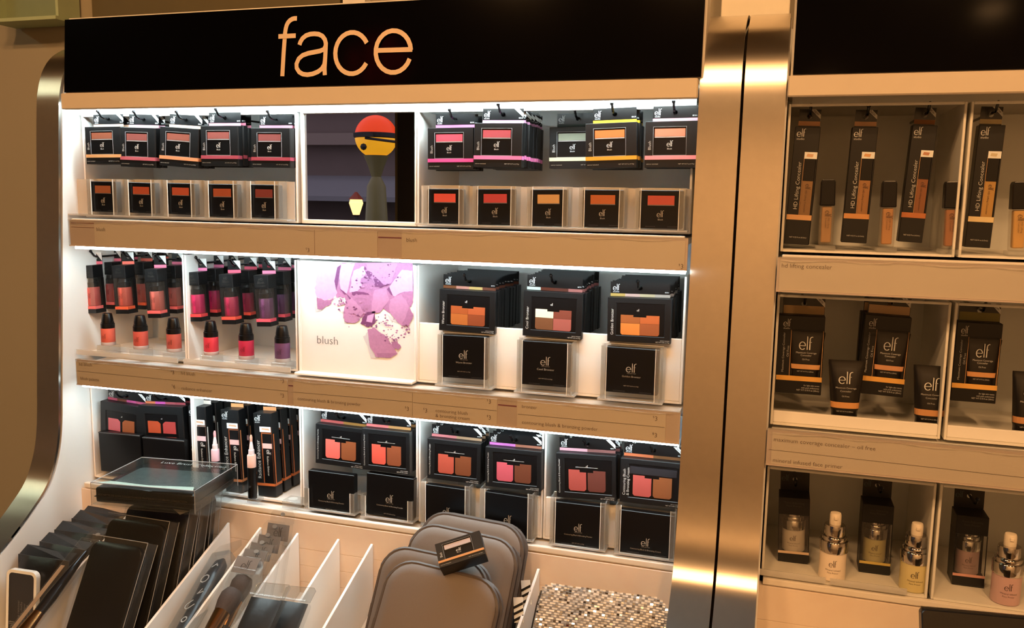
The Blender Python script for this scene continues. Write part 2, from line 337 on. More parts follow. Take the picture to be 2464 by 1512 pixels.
def unit(x0, x1, label, posts, lx=.008):
    t = thing('display_unit', label, 'display', None, (0, 0, 0))
    for a, b in posts: post(t, a, b)
    side_panel(t, x0-.03, x0-.006); side_panel(t, x1+.006, x1+.03)
    part('back_panel', MB().box(x0-.006, x1+.006, .195, .215, .9, 1.74), GREYW, t)
    part('ledge', MB().prismx([(-.014, 1.6235), (-.005, 1.6235), (-.005, 1.640), (.19, 1.640), (.19, 1.648), (-.014, 1.648)], x0+lx, x1+.003), M('cream_ledge', (212, 200, 182), .5, noise=.03), t, bev=.0015)
    part('cove_panel', MB().box(x0, x1-.002, .030, .033, 1.6187, 1.6398), clear('cove_diffuser', (1, 1, 1), .05, .3, .5, (236, 240, 238)), t)
    # stained boards behind the bins
    for a, b in ((.957, 1.0035), (.930, .957), (.903, .930), (.84, .903)):
        part('board', MB().box(x0-.006, x1+.006, .0, .015, a+.00015, b-.00015), BOARD, t, bev=.0004)
    part('bin_floor', MB().prismx([(.0, BZ0), (-.44, BZ0-.44*SLOPE), (-.44, BZ0-.44*SLOPE-.02), (.0, BZ0-.02)], x0-.006, x1+.006), OFFW, t)
    part('base', MB().box(x0-.006, x1+.006, -.40, .19, 0, .66), OFFW, t)
    return t
BOARD = M('stained_cream_board', (234, 224, 210), .55, scale=26, c2=(222, 202, 188))
u1 = unit(0, UW, 'tall white blush display with brushed steel posts and lit shelves under the lettered sign', [(-.050, -.006), (.984, 1.034)])
u2 = unit(1.0945, 2.06, 'tall unlit concealer display with brushed steel post under the blank sign', [(1.0375, 1.0865), (2.066, 2.11)], -.0065)

# header signs
def sign(name, x0, x1, ztop, label):
    t = thing(name, label, 'sign', None, ((x0+x1)/2, .0, 1.6485)); cx = (x0+x1)/2; h = ztop-1.6485
    part('sign_box', MB().prismx([(-.002, 0), (.012, h+.004), (.055, h+.004), (.055, 0)], x0-cx, x1-cx), OFFW, t, bev=.001)
    lean = .009/(h+.004)
    part('black_panel', MB().prismx([(-.0065, .0015), (-.0065+lean*h, h), (-.002+lean*h, h), (-.0025, .0015)], x0-cx+.0025, x1-cx-.0025), BLKP, t)
    return t, lean
sg, lean = sign('header_sign', .006, .988, 1.7615, 'wide black sign reading face above the lit blush shelves')
# lettering: strokes on the leaning black face, thin and round
fm = MB(); ox, oz = .497, 1.6485; FY = -.0050
def fpt(x, y): p = at((600+x/4.928, y/4.928), 0); return (p.x-ox, p.z-oz)
def fst(P, w=.0064):
    P = [fpt(*p) for p in P]; n0 = len(fm.v); stroke(fm, P, w, 0)
    for i in range(n0, len(fm.v)): v = fm.v[i]; fm.v[i] = (v[0], -.0078+lean*v[2]*.7-.0001*(n0 % 7), v[2])
fst([(422, 912), (430, 640), (440, 400), (448, 340)]+[(456, 305), (470, 275), (492, 248), (520, 230), (548, 223), (576, 223)])
fst([(365, 440), (570, 430)])
def earc(cx, cy, rx, ry, a0, a1, n=22): return [(cx+rx*math.cos(math.radians(a0+(a1-a0)*i/n)), cy-ry*math.sin(math.radians(a0+(a1-a0)*i/n))) for i in range(n+1)]
fst([(616, 540), (626, 505), (650, 462), (690, 428), (740, 411), (790, 407), (840, 412), (885, 435), (915, 475), (928, 520), (926, 640), (920, 820), (925, 900)])
fst([(922, 560), (905, 592), (860, 612), (800, 624), (720, 640), (655, 664), (610, 705), (586, 765), (590, 815), (620, 862), (665, 888), (720, 895), (780, 885), (840, 860), (885, 826), (915, 775), (922, 720)])
fst(earc(1238, 637, 197, 247, 29, 331))
fst(earc(1728, 620, 208, 250, 4, 340)); fst([(1520, 607), (1952, 594)])
part('lettering', fm, SIGNL, sg, label='thin cream lettering reading face')
sign('header_sign', 1.0905, 2.06, 1.775, 'plain black sign panel above the unlit concealer shelves')

t = thing('filler_panel', 'cream filler panel in the gap between the two black signs', 'panel', None, (1.0385, .17, 1.70)); part('panel_board', MB().box(-.046, .046, 0, .012, 0, .34), M('cream_panel', (240, 232, 214), .5), t, bev=.001); part('panel_foot', MB().box(-.046, .046, -.004, .012, -.006, 0), OFFW, t)
# wall fixtures at the upper left
t = thing('wall_display_case', 'pale green glass wall case hanging above the left steel post', 'case', None, (-.235, .215, 1.80))
part('case_frame', MB().box(-.078, .075, -.06, .0, 0, .006).box(-.074, -.068, -.05, 0, .006, .3).box(.066, .072, -.05, 0, .006, .3), col((170, 186, 150)), t)
part('case_panel', MB().box(-.068, .066, -.03, -.022, .006, .3), col((128, 142, 112), .3), t)
t = thing('wall_panel', 'dark olive wall panel behind the top of the lettered sign', 'panel', None, (.14, .219, 1.79))
part('panel_board', MB().box(-.26, .24, -.02, 0, 0, .4), col((92, 82, 52), .6), t); part('panel_trim', MB().box(.245, .285, -.02, 0, .0, .4), WHITE, t)

# shelves, light bars and price strips
LED = M('led_diffuser', (240, 255, 255), .5, emis=(.80, .97, 1.0), es=LED_E)
LED2 = M('led_diffuser_header', (240, 255, 255), .5, emis=(.80, .97, 1.0), es=LED_E*1.75)
DIFF = M('milky_diffuser', (228, 236, 236), .3)
YS = -.032; KS = (CAM.y-YS)/CAM.y                     # the strips hang this far in front of the trays
sx = lambda x: CAM.x+(x-CAM.x)*KS
sz = lambda z: CAM.z+(z-CAM.z)*KS
def shelf(x0, x1, z, label, yf=YS+.004):
    t = thing('shelf', label, 'shelf', None, ((x0+x1)/2, 0, z-.012)); hw = (x1-x0)/2
    part('shelf_board', MB().box(-hw, hw, yf+.004, .19, 0, .008), WHITE, t)
    part('front_lip', MB().box(-hw, hw, yf, yf+.008, .004, .0125), OFFW, t, bev=.0015, seg=2)
    return t
def led(x0, x1, z, label, on=True, y=None):
    if y is None: y = YS+.0075; x0, x1, z = sx(x0), sx(x1)-.001, sz(z)
    t = thing('light_bar', label, 'light', None, ((x0+x1)/2, y, z)); hw = (x1-x0)/2
    part('bar_housing', MB().box(-hw, hw, -.004, .012, .0008, .005), WHITE, t)
    part('diffuser', MB().prismx([(-.003, -.0040), (-.003, .0008), (.012, .0008), (.010, -.0008)], -hw, hw), (LED2 if z > 1.6 else LED) if on else DIFF, t)
ROWZ = [(1.4545, 1.6235), (1.2275, 1.403), (1.0135, 1.176)]           # floor and top of each row
rr0 = random.Random(5)
def strip(x0, x1, zt, zb, label, papers, marks):
    x0, x1, zt, zb = sx(x0), sx(x1), sz(zt), sz(zb); papers = [(sx(a), sx(b)) for a, b in papers]
    """papers: (px0, px1) spans on the strip; marks: rows of lettering per paper"""
    t = thing('price_strip', label, 'price strip', None, ((x0+x1)/2, YS, zb)); cx = (x0+x1)/2
    part('carrier', MB().box(x0-cx, x1-cx, -.001, .003, 0, zt-zb).box(x0-cx, x1-cx, -.004, .003, 0, .0016), CARR, t)
    h = zt-zb
    for (a, b), L in zip(papers, marks):
        o = part('paper_insert', MB().box(a-cx, b-cx, -.0022, -.0012, .0018, h-.0035), PAPER, t)
        if L:
            m = MB()
            for s, px, x1px, kind in L:
                p = at(px, YS-.0026)
                if kind == 'line': q = at(x1px, YS-.0026); stroke(m, [(p.x-cx, p.z-zb), (q.x-cx, q.z-zb)], .0004, -.0026); continue
                if x1px: q = at((x1px, px[1]), YS-.0026); text(m, s, p.x-cx, p.z-zb, width=q.x-p.x, y=-.0026, off=-.012)
                else:
                    text(m, '3' if s != '$6' else '6', p.x-cx, p.z-zb, h=.0062, y=-.0026, off=-.008); text(m, '$', p.x-cx-.0027, p.z-zb+.0034, h=.0030, y=-.0026)
            part('lettering', m, INK, o)
    if papers[0][0]-x0 > .03: part('tape_residue', MB().box(x0-cx+.003, papers[0][0]-cx-.001, -.0014, -.0009, h*.72, h*.735).box(x0-cx+.003, papers[0][0]-cx-.001, -.0014, -.0009, h*.88, h*.91), M('rusty_residue', (150, 96, 76), .7, noise=.3, scale=90), t, kind='stuff')
    for (a, b), (c, d) in zip(papers, papers[1:]):
        if c-b > .004: part('tape_residue', MB().box(b-cx+.001, c-cx-.001, -.0014, -.0009, h*.70, h*.74), M('plum_residue', (132, 62, 84), .7, noise=.3, scale=90), t)
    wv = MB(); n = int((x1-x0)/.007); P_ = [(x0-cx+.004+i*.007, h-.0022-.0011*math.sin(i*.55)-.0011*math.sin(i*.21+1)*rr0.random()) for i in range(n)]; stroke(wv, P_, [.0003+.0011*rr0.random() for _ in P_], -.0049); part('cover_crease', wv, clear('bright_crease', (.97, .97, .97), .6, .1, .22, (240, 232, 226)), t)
    part('clear_cover', MB().box(x0-cx, x1-cx, -.0045, -.0038, .0008, h).box(x0-cx, x1-cx, -.0045, .003, h, h+.0008), FILM, t)
    return t
def X(px, y, Y=-.002): return at((px, y), Y).x
shelf(.030, .9765, 1.4545, 'upper white shelf with blush testers'); shelf(.030, .9765, 1.2275, 'middle white shelf with bronzers and blush bottles'); shelf(0, UW, 1.0135, 'lowest white shelf above the slanted bins', 0)
shelf(1.093, 2.06, 1.4360, 'upper shelf of the unlit concealer display'); shelf(1.093, 2.06, 1.2155, 'middle shelf of the unlit display under the tubes'); shelf(1.093, 2.06, 1.0135, 'lowest shelf of the unlit display under the pump bottles', 0)
led(.004, UW-.004, 1.634, 'cold white light bar tucked behind the ledge under the lettered sign', y=-.002)
led(.003, UW-.003, 1.4093, 'cold white light bar under the upper blush price strip'); led(.003, UW-.003, 1.1813, 'cold white light bar under the middle blush price strip')
led(1.096, 2.05, 1.634, 'unlit light bar behind the ledge of the concealer display', False, -.002)
led(1.096, 2.05, 1.3913, 'unlit light bar under the upper concealer price strip', False); led(1.096, 2.05, 1.1693, 'unlit light bar under the middle concealer price strip', False)
strip(0, .978, 1.4515, 1.410, 'upper price strip of the lit display with mostly blank tan labels', [(X(228, 570), X(756, 570)), (X(758, 570), X(908, 570)), (X(967, 600), .975)],
      [[('blush', (232, 556), 253, 't'), ('$3', (740, 607), None, 'p')], [], [('blush', (978, 582), 1003, 't'), ('$3', (1638, 647), None, 'p')]])
strip(0, .978, 1.2245, 1.182, 'lower price strip of the lit display with two rows of names', [(X(184, 890), X(692, 930)), (X(706, 940), X(992, 975)), (X(993, 975), X(1196, 990)), (X(1244, 1000), X(1601, 1040))],
      [[('hd blush', (190, 880), 221, 't'), ('blush palette', (194, 914), 238, 't'), ('$3', (415, 901), None, 'p'), ('hd blush', (436, 902), 469, 't'), ('$6', (417, 935), None, 'p'), ('radiance enhancer', (437, 938), 510, 't'), ('$3', (679, 922), None, 'p'), ('$3', (679, 957), None, 'p'), ('', (186, 893), (692, 942), 'line')],
       [('contouring blush & bronzing powder', (716, 963), 868, 't'), ('$3', (979, 989), None, 'p'), ('', (706, 944), (992, 968), 'line')],
       [('$3', (1023, 993), None, 'p'), ('contouring blush', (1048, 992), 1125, 't'), ('& bronzing cream', (1048, 1004), 1130, 't'), ('$3', (1176, 972), None, 'p'), ('$3', (1176, 1010), None, 'p'), ('', (994, 969), (1195, 989), 'line')],
       [('bronzer', (1256, 982), 1292, 't'), ('contouring blush & bronzing powder', (1256, 1020), 1439, 't'), ('$3', (1576, 1013), None, 'p'), ('$3', (1575, 1053), None, 'p'), ('', (1246, 997), (1599, 1029), 'line')]])
strip(1.088, 2.06, 1.4315, 1.389, 'upper price strip of the unlit display naming the concealer', [(1.091, 2.05)], [[('hd lifting concealer', (1881, 644), 2002, 't')]])
strip(1.088, 2.06, 1.2135, 1.167, 'lower price strip of the unlit display naming concealer and primer', [(1.094, 2.05)],
      [[('maximum coverage concealer – oil free', (1862, 1062), 2108, 't'), ('mineral infused face primer', (1860, 1112), 2028, 't'), ('', (1850, 1082), (2464, 1150), 'line')]])
# ================================================================ TRAYS
TY, TB = .028, .190
def tray(x0, x1, z0, z1, label, riser=None, mat=None, y0=TY, lid=True):
    t = thing('display_tray', label, 'tray', 'white display trays', ((x0+x1)/2, y0, z0)); hw = (x1-x0)/2; d = TB-y0; h = z1-z0; m = mat or WHITE
    part('side_wall', MB().box(-hw, -hw+.003, 0, d, 0, h), m, t, bev=.0006); part('side_wall', MB().box(hw-.003, hw, 0, d, 0, h), m, t, bev=.0006)
    part('back_wall', MB().box(-hw+.003, hw-.003, d-.003, d, 0, h), GREYW, t)
    part('tray_floor', MB().box(-hw+.003, hw-.003, 0, d-.003, 0, .003), m, t)
    part('tray_top', MB().box(-hw+.003, hw-.003, 0, .006, h-.003, h), m, t, bev=.0006) if lid else None
    if riser: part('riser', MB().box(-hw+.003, hw-.003, .001, .006, .003, riser), WHITE, t, bev=.001)
    return t
R1 = (1.4555, 1.6185); R2 = (1.2285, 1.4000); R3 = (1.0145, 1.1725)
xa = lambda px, y: at((px, y), TY).x
tray(xa(196, 300), xa(713, 300), *R1, 'white tray of five dark blush shades on the upper shelf left of the mirror')
tray(xa(1004, 300), .977, *R1, 'white tray of five bright blush shades on the upper shelf right of the mirror')
tray(xa(186, 800), xa(447, 800), *R2, 'white tray with three coral blush bottles on the middle shelf', lid=False)
tray(xa(449, 800), xa(715, 800), *R2, 'white tray with magenta and purple blush bottles on the middle shelf', lid=False)
tray(xa(1003, 800), .976, *R2, 'wide white tray of bronzers on the middle shelf', riser=.088, lid=False)
tray(xa(222, 1050), xa(464, 1050), *R3, 'white tray of blush palettes on the lowest shelf', lid=False)
tray(xa(465, 1050), xa(724, 1050), *R3, 'white tray of pen boxes on the lowest shelf', lid=False)
tray(xa(727, 1100), xa(1005, 1100), *R3, 'white tray of two contour cartons above the empty bins', lid=False)
tray(xa(1007, 1100), xa(1308, 1100), *R3, 'white tray behind the grey cases on the lowest shelf', riser=.062, lid=False)
tray(xa(1310, 1100), .976, *R3, 'white tray nearest the steel post on the lowest shelf', riser=.062, lid=False)
RT = M('cream_tray_plastic', (226, 224, 216), .45, noise=.04)
for a, b, n in ((1.0905, 1.2885, 'first'), (1.2925, 1.482, 'second')):
    tray(a, b, 1.4375, 1.6185, 'cream tray of concealer sticks %s from the post, upper unlit shelf' % n, mat=RT, y0=.02)
    tray(a, b, 1.2165, 1.384, 'cream tray of squeeze tubes %s from the post, middle unlit shelf' % n, riser=.018, mat=RT, y0=.012)
    tray(a, b, 1.0145, 1.162, 'cream tray of pump bottles %s from the post, lowest unlit shelf' % n, mat=RT, y0=.006)

# mirror and poster between the trays
mx0, mx1 = at((722, 300), .028).x, at((1002, 300), .028).x
t = thing('mirror', 'small square mirror reflecting an orange street lamp on the upper shelf', 'mirror', None, ((mx0+mx1)/2, .028, R1[0])); hw = (mx1-mx0)/2; mh = R1[1]-R1[0]
part('mirror_frame', MB().frame(-hw, hw, 0, mh, -hw+.004, hw-.003, .006, mh-.002, 0, .03), WHITE, t, bev=.0008)
part('mirror_glass', MB().box(-hw+.004, hw-.003, .006, .010, .006, mh-.002), M('mirror_silver', (215, 215, 220), .0, 1, noise=0), t)
px0, px1 = at((717, 760), .022).x, at((1001, 760), .022).x
t = thing('poster', 'white poster of crumbled lilac powder reading blush on the middle shelf', 'poster', None, ((px0+px1)/2, .022, R2[0])); cx = (px0+px1)/2; hw = (px1-px0)/2; ph = R2[1]-R2[0]
part('poster_panel', MB().box(-hw+.003, hw-.003, .004, .007, 0, ph), M('poster_white', (232, 230, 230), .3, noise=.02), t)
part('side_rail', MB().box(-hw, -hw+.003, .0, .02, 0, ph), WHITE, t, bev=.0006); part('side_rail', MB().box(hw-.003, hw, .0, .02, 0, ph), WHITE, t, bev=.0006)
part('holder_ledge', MB().box(-hw, hw, -.014, .004, -.0005, .003), WHITE, t, bev=.0008)
PA = M('print_lilac', (198, 150, 198), .4, noise=.12, scale=220); PB = M('print_mauve', (176, 124, 164), .4, noise=.16, scale=260); PC = M('print_deep_mauve', (160, 108, 148), .4, noise=.25, scale=300); PD = M('print_plum_line', (112, 62, 104), .4, noise=.3, scale=300); PE = M('print_shadow_grey', (200, 198, 206), .4)
def pp(x, y): q = at(k(5, x, y), .0255); return (q.x-cx, q.z-R2[0])
art = MB(); rc = random.Random(11)
def crumble(P):
    out = []
    for i, a in enumerate(P):
        b = P[(i+1) % len(P)]; out.append(a)
        for u in (.3, .55, .8): out.append((a[0]+(b[0]-a[0])*u+rc.gauss(0, 4), a[1]+(b[1]-a[1])*u+rc.gauss(0, 4)))
    return out
def shard(P, mi, y): art.m = mi; P = [pp(*p) for p in (crumble(P) if len(P) > 4 else P)]; art.add([(a, y, b) for a, b in P], [tuple(range(len(P)))])
shard([(225, 480), (300, 300), (420, 330), (430, 560), (310, 670), (250, 690)], 4, .0036); shard([(660, 900), (700, 860), (800, 1000), (800, 1090), (730, 1090)], 4, .0036); shard([(480, 680), (600, 620), (640, 760), (500, 790)], 4, .0036); shard([(860, 700), (1000, 800), (1060, 830), (900, 760)], 4, .0036)
shard([(330, 262), (1090, 262), (1095, 560), (1080, 640), (900, 700), (800, 640), (720, 720), (560, 760), (500, 560), (430, 560), (380, 300)], 2, .0034)
shard([(318, 275), (345, 255), (480, 262), (440, 330), (420, 400), (440, 520), (405, 570), (330, 590), (262, 560), (240, 480), (262, 380)], 0, .0032)
shard([(262, 560), (330, 590), (405, 570), (385, 615), (300, 668), (268, 665)], 2, .0031)
shard([(470, 268), (590, 262), (570, 330), (520, 530), (470, 490), (455, 400)], 0, .0032)
shard([(580, 330), (670, 290), (690, 340), (640, 420), (650, 470), (610, 520), (545, 520), (560, 420)], 0, .0031)
shard([(545, 520), (610, 520), (720, 545), (700, 580), (590, 560)], 2, .0030)
shard([(690, 265), (960, 262), (940, 340), (900, 440), (830, 460), (750, 420), (700, 330)], 1, .0031)
shard([(1000, 320), (1090, 330), (1095, 510), (1000, 520), (920, 545), (890, 470)], 0, .0031)
shard([(740, 600), (760, 500), (860, 480), (890, 580), (810, 690), (738, 695)], 1, .0030)
shard([(895, 580), (990, 530), (1060, 640), (1098, 720), (1060, 800), (1000, 810), (930, 740), (890, 680)], 1, .0029)
shard([(1060, 640), (1098, 720), (1060, 800), (1000, 810), (1005, 780)], 2, .0028)
shard([(510, 600), (560, 560), (640, 640), (665, 700), (600, 780), (520, 780), (490, 740)], 1, .0030)
shard([(690, 690), (770, 680), (760, 790), (710, 820), (640, 790), (650, 750)], 3, .0030)
shard([(700, 720), (760, 700), (740, 780), (690, 770)], 0, .0029)
shard([(700, 840), (760, 820), (870, 910), (960, 1050), (900, 1085), (770, 1075), (720, 980)], 1, .0030)
shard([(780, 1045), (960, 1045), (900, 1085), (790, 1080)], 2, .0029)
shard([(905, 945), (960, 940), (990, 985), (970, 1015), (925, 1000)], 2, .0029)
for a in (((440, 300), (470, 280), (430, 500), (415, 420)), ((670, 285), (700, 330), (740, 345), (735, 400), (715, 400), (680, 330)), ((890, 470), (920, 545), (905, 540), (870, 490)), ((560, 515), (640, 512), (720, 540), (640, 536), (580, 545)), ((750, 400), (770, 380), (840, 450), (900, 440), (830, 470), (770, 470)), ((520, 530), (560, 570), (545, 580)), ((455, 480), (520, 530), (500, 535))): shard(a, 3, .0027)
rr = random.Random(3)
for i in range(230):
    x, y = rr.choice([(rr.gauss(820, 60), rr.gauss(800, 40)), (rr.gauss(920, 40), rr.gauss(900, 45)), (rr.gauss(1040, 25), rr.gauss(850, 30)), (rr.gauss(470, 30), rr.gauss(610, 30)), (rr.gauss(840, 60), rr.gauss(360, 50)), (rr.gauss(700, 40), rr.gauss(420, 40)), (rr.gauss(600, 60), rr.gauss(700, 50))])
    if 240 < x < 1085 and 275 < y < 1090 and not (x < 480 and y > 850):
        s = rr.uniform(3, 13); shard([(x-s, y), (x, y-s*.7), (x+s*.9, y-s*.1), (x+.2*s, y+s*.8)], rr.choice([1, 2, 3, 2]), .0026-.00001*i/15)
part('printed_picture', art, [PA, PB, PC, PD, PE], t, label='printed lilac powder fragments')
m = MB(); a, b = pp(265, 960), pp(442, 960); text(m, 'blush', a[0], a[1], width=b[0]-a[0], y=.0033, off=-.015); part('lettering', m, M('grey_ink', (70, 66, 66), .6), t)
# ================================================================ HANGING CARTONS
def tab_mesh(x0, x1, z0, z1, y, hx):
    """hang tab card with a round peg hole (ring of quads around the hole)"""
    mb = MB(); hz = z0+(z1-z0)*.60; r = .0032; n = 12; O, I = [], []
    for i in range(n):
        a = 2*PI*i/n; c, s = math.cos(a), math.sin(a)
        tx = ((x1-hx)/c if c > 1e-6 else (x0-hx)/c if c < -1e-6 else 1e9); tz = ((z1-hz)/s if s > 1e-6 else (z0-hz)/s if s < -1e-6 else 1e9)
        q = min(tx, tz); O.append((hx+c*q, hz+s*q)); I.append((hx+c*r, hz+s*r))
    # corners
    vs = []; fs = []
    for yy in (y, y+.0006):
        for P in (O, I): vs += [(a, yy, b) for a, b in P]
    for i in range(n):
        j = (i+1) % n; fs += [(i, j, n+j, n+i), (2*n+i, 3*n+i, 3*n+j, 2*n+j), (n+i, n+j, 3*n+j, 3*n+i)]
    mb.add(vs, fs)
    for cx, cz in ((x0, z0), (x1, z0), (x1, z1), (x0, z1)):
        # fill each corner between the two nearest outline points
        ks = sorted(range(n), key=lambda i: math.hypot(O[i][0]-cx, O[i][1]-cz))
        left = [i for i in range(n) if abs(O[i][0]-cx) < 1e-9]; hor = [i for i in range(n) if abs(O[i][1]-cz) < 1e-9]
        if left and hor:
            i = min(left, key=lambda q: abs(O[q][1]-cz)); j = min(hor, key=lambda q: abs(O[q][0]-cx))
            if i != j: mb.add([(O[i][0], y, O[i][1]), (O[j][0], y, O[j][1]), (cx, y, cz)], [(0, 1, 2)])
    return mb, hz
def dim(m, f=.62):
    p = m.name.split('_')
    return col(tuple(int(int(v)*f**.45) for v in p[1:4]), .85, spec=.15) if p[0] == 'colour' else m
def carton_base(name, w, h, d, tw, th, win, bands, front_band, tabx=0.0):
    """carton with a window opening, hang tab and printed shade bands; origin at the middle of the lower front edge"""
    t = thing(name, 'carton', 'carton')
    x0, x1, z0, z1 = win; b = MB(); rd = .0016
    b.frame(-w/2, w/2, 0, h, x0, x1, z0, z1, 0, rd); b.box(-w/2, w/2, rd, d, 0, h)
    part('carton', b, CART, t, bev=.0005)
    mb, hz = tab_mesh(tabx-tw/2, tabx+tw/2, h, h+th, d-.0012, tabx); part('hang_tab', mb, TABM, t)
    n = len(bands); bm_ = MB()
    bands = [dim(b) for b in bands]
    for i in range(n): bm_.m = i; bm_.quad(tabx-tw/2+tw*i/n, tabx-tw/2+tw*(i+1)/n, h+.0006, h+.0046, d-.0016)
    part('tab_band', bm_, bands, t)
    if front_band:
        z, zh, m = front_band; fb = MB().quad(-w/2, w/2, z, z+zh, -.0005); fb.add([(w/2+.0003, -.0005, z), (w/2+.0003, d*.8, z), (w/2+.0003, d*.8, z+zh), (w/2+.0003, -.0005, z+zh)], [(0, 1, 2, 3)])
        part('shade_band', fb, m, t)
    t['hz'] = hz
    return t
def flash(t, x1, z1, s, y, txt=True):
    o = part('corner_flash', MB().add([(x1-s*1.5, y, z1), (x1-s*.75, y, z1), (x1, y, z1-s*.75), (x1, y, z1-s*1.35)], [(0, 1, 2, 3)]), FLASH, t)
    if txt:
        m = MB(); text(m, 'NEW', x1-s*.72, z1-s*.60, h=s*.30, y=y-.0004, rot=-.74, align='c', off=0); part('lettering', m, CART, o)
def drop_hz(t):
    h = t['hz']; del t['hz']; return h
PINKB = col((214, 120, 150))
# blush carton ---------------------------------------------------------
BW, BH, BD = .068, .060, .0125
def blush_proto(fl):
    t = carton_base('blush_carton', BW, BH, BD, .058, .0205, (-.0235, .0195, .016, .053), [PINKB], (.0105, .0052, PINKB), .003)
    part('compact', MB().box(-.0232, .0192, .0008, .0015, .0162, .0528), CASE, t)
    part('powder_pan', MB().box(-.0215, .0178, .0003, .0008, .0405, .0505), col((150, 70, 60)), t)
    part('window_film', MB().frame(-.0236, .0196, .0159, .0531, -.0232, .0192, .0163, .0527, -.0003, .0002), M('film_edge', (150, 152, 154), .2), t)
    part('pan_rim', MB().box(-.0215, .0178, .0002, .0007, .0390, .0402), M('silver_foil', (225, 225, 228), .25, .6), t)
    m = MB(); logo(m, -.0055, .0275, .0075, .0004); text(m, 'Blush', -.002, .0235, h=.0022, y=.0004, align='c', off=-.01)
    text(m, 'Blush', -.0262, .0235, h=.0040, rot=PI/2, off=-.012); text(m, 'mirror included', -.0315, .0040, width=.015, off=-.01); text(m, 'NET WT 0.17 oz (4.75g)', .0305, .0040, h=.0015, align='r', off=-.01)
    logo(m, -.0235, BH+.0088, .0085, BD-.0020); text(m, 'studio', -.0235, BH+.0060, width=.0072, y=BD-.0020, off=-.01); text(m, '83131', .031, BH+.0068, width=.0055, y=BD-.0020, off=0, align='r')
    part('lettering', m, PRINT, t)
    if fl: flash(t, .032, BH+.0205, .009, BD-.0018, False)
    drop_hz(t); return t
def peg(x, z, y0, y1, label):
    t = thing('peg_hook', label, 'hook', 'black peg hooks', (x, y1, z))
    part('rod', MB().tube([(0, 0, 0), (0, y0-y1+.006, 0), (0, y0-y1, .002), (0, y0-y1-.006, .0085)], .0017), PEGM, t, smooth=True)
    part('tip', MB().lathe([(.0008, -.0026), (.0025, -.001), (.0025, .001), (.0008, .0026)], 8, (0, y0-y1-.007, .0098)), PEGM, t, smooth=True)
    return t
PROTO_BOX = []
def hang(proto, tl, tr, bl, c, Y, w0, h0, n, step, colours, label, group, hz, hx=0, jit=1.0, zmin=None, side=False, pegs=True, loc=(0, 0, 0)):
    """n cartons one behind another on one peg; the front one carries the photo's place"""
    out = []
    for i in range(n):
        o = copy_tree(proto); kpl(o, c, tl, tr, bl, Y, w0, h0, zmin=zmin, side=side)
        if i:
            o.location = o.location+Vector((rr.uniform(-.0008, .0016)*jit, i*step, rr.uniform(-.0012, .0016)*jit)); o.rotation_euler[1] *= rr.uniform(.2, 1)
        paint(o, colours); tag(o, label if i == 0 else 'black carton %s on its peg, %s' % (ORD2[i], label.split(' with ', 1)[-1] if ' with ' in label else label), 'carton', group); out.append(o)
    f = out[0]; s = f.scale; th = f.rotation_euler[1]; lx, lz = hx*s.x, hz*s.z
    px, pz = f.location.x+lx*math.cos(th)+lz*math.sin(th), f.location.z-lx*math.sin(th)+lz*math.cos(th)
    peg(px, pz+.0012, Y-.004, TB-.004, 'peg hook of the %s' % label.replace('black ', '').replace('tall ', '').replace(' carton with', ' with').replace(' and', ',') if len(label.split()) > 9 else 'peg hook of the %s' % label)
    return out
def C(r, g, b): return col((r, g, b), .55)
pb0, pb1 = blush_proto(False), blush_proto(True)
blush = [ # crop, tl, tr, bl, Y, n, tab band, front band, powder, flash, label
 (1, (262, 352), (610, 345), (280, 720), .014, 2, (252, 205, 175), (205, 160, 110), (122, 66, 44), 1, 'black blush carton with brown powder and tan stripe at the far left'),
 (1, (615, 352), (962, 362), (617, 742), .014, 2, (240, 170, 190), (182, 92, 108), (120, 60, 54), 1, 'black blush carton with dull rose powder, second from the far left'),
 (1, (1008, 345), (1390, 372), (1000, 730), .014, 3, (250, 205, 175), (226, 150, 108), (126, 66, 52), 1, 'tilted black blush carton with peach stripe, third from the far left'),
 (1, (1415, 340), (1785, 338), (1415, 735), .014, 3, (232, 140, 165), (160, 66, 86), (124, 62, 56), 0, 'raised black blush carton with wine stripe, fourth from the far left'),
 (1, (1880, 362), (2262, 362), (1912, 750), .014, 2, (228, 130, 155), (160, 62, 82), (118, 58, 56), 0, 'black blush carton with wine stripe just left of the mirror'),
 (2, (1255, 340), (1680, 332), (1268, 725), .016, 3, (235, 120, 200), (205, 75, 150), (200, 62, 82), 0, 'black blush carton with hot pink stripe just right of the mirror'),
 (2, (1703, 293), (2150, 293), (1692, 700), .012, 8, (240, 170, 215), (226, 125, 185), (158, 62, 72), 1, 'black blush carton with fuchsia stripe on the fullest peg'),
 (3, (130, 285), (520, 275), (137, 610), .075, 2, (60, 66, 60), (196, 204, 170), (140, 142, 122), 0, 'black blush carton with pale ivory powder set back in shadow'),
 (3, (412, 258), (818, 240), (425, 612), .014, 4, (250, 200, 50), (222, 155, 40), (192, 102, 46), 0, 'black blush carton with orange powder and golden stripe'),
 (3, (890, 240), (1308, 230), (890, 605), .014, 3, (238, 165, 180), (236, 145, 155), (206, 116, 90), 0, 'black blush carton with peach powder and pale pink stripe beside the steel post')]
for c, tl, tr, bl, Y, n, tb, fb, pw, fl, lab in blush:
    hang(pb1 if fl else pb0, tl, tr, bl, c, Y, BW, BH, n, .0138, {'tab_band': dim(C(*tb)), 'shade_band': C(*fb), 'powder_pan': C(*pw)}, lab, 'blush cartons on the upper shelf', BH+.0123, .003)
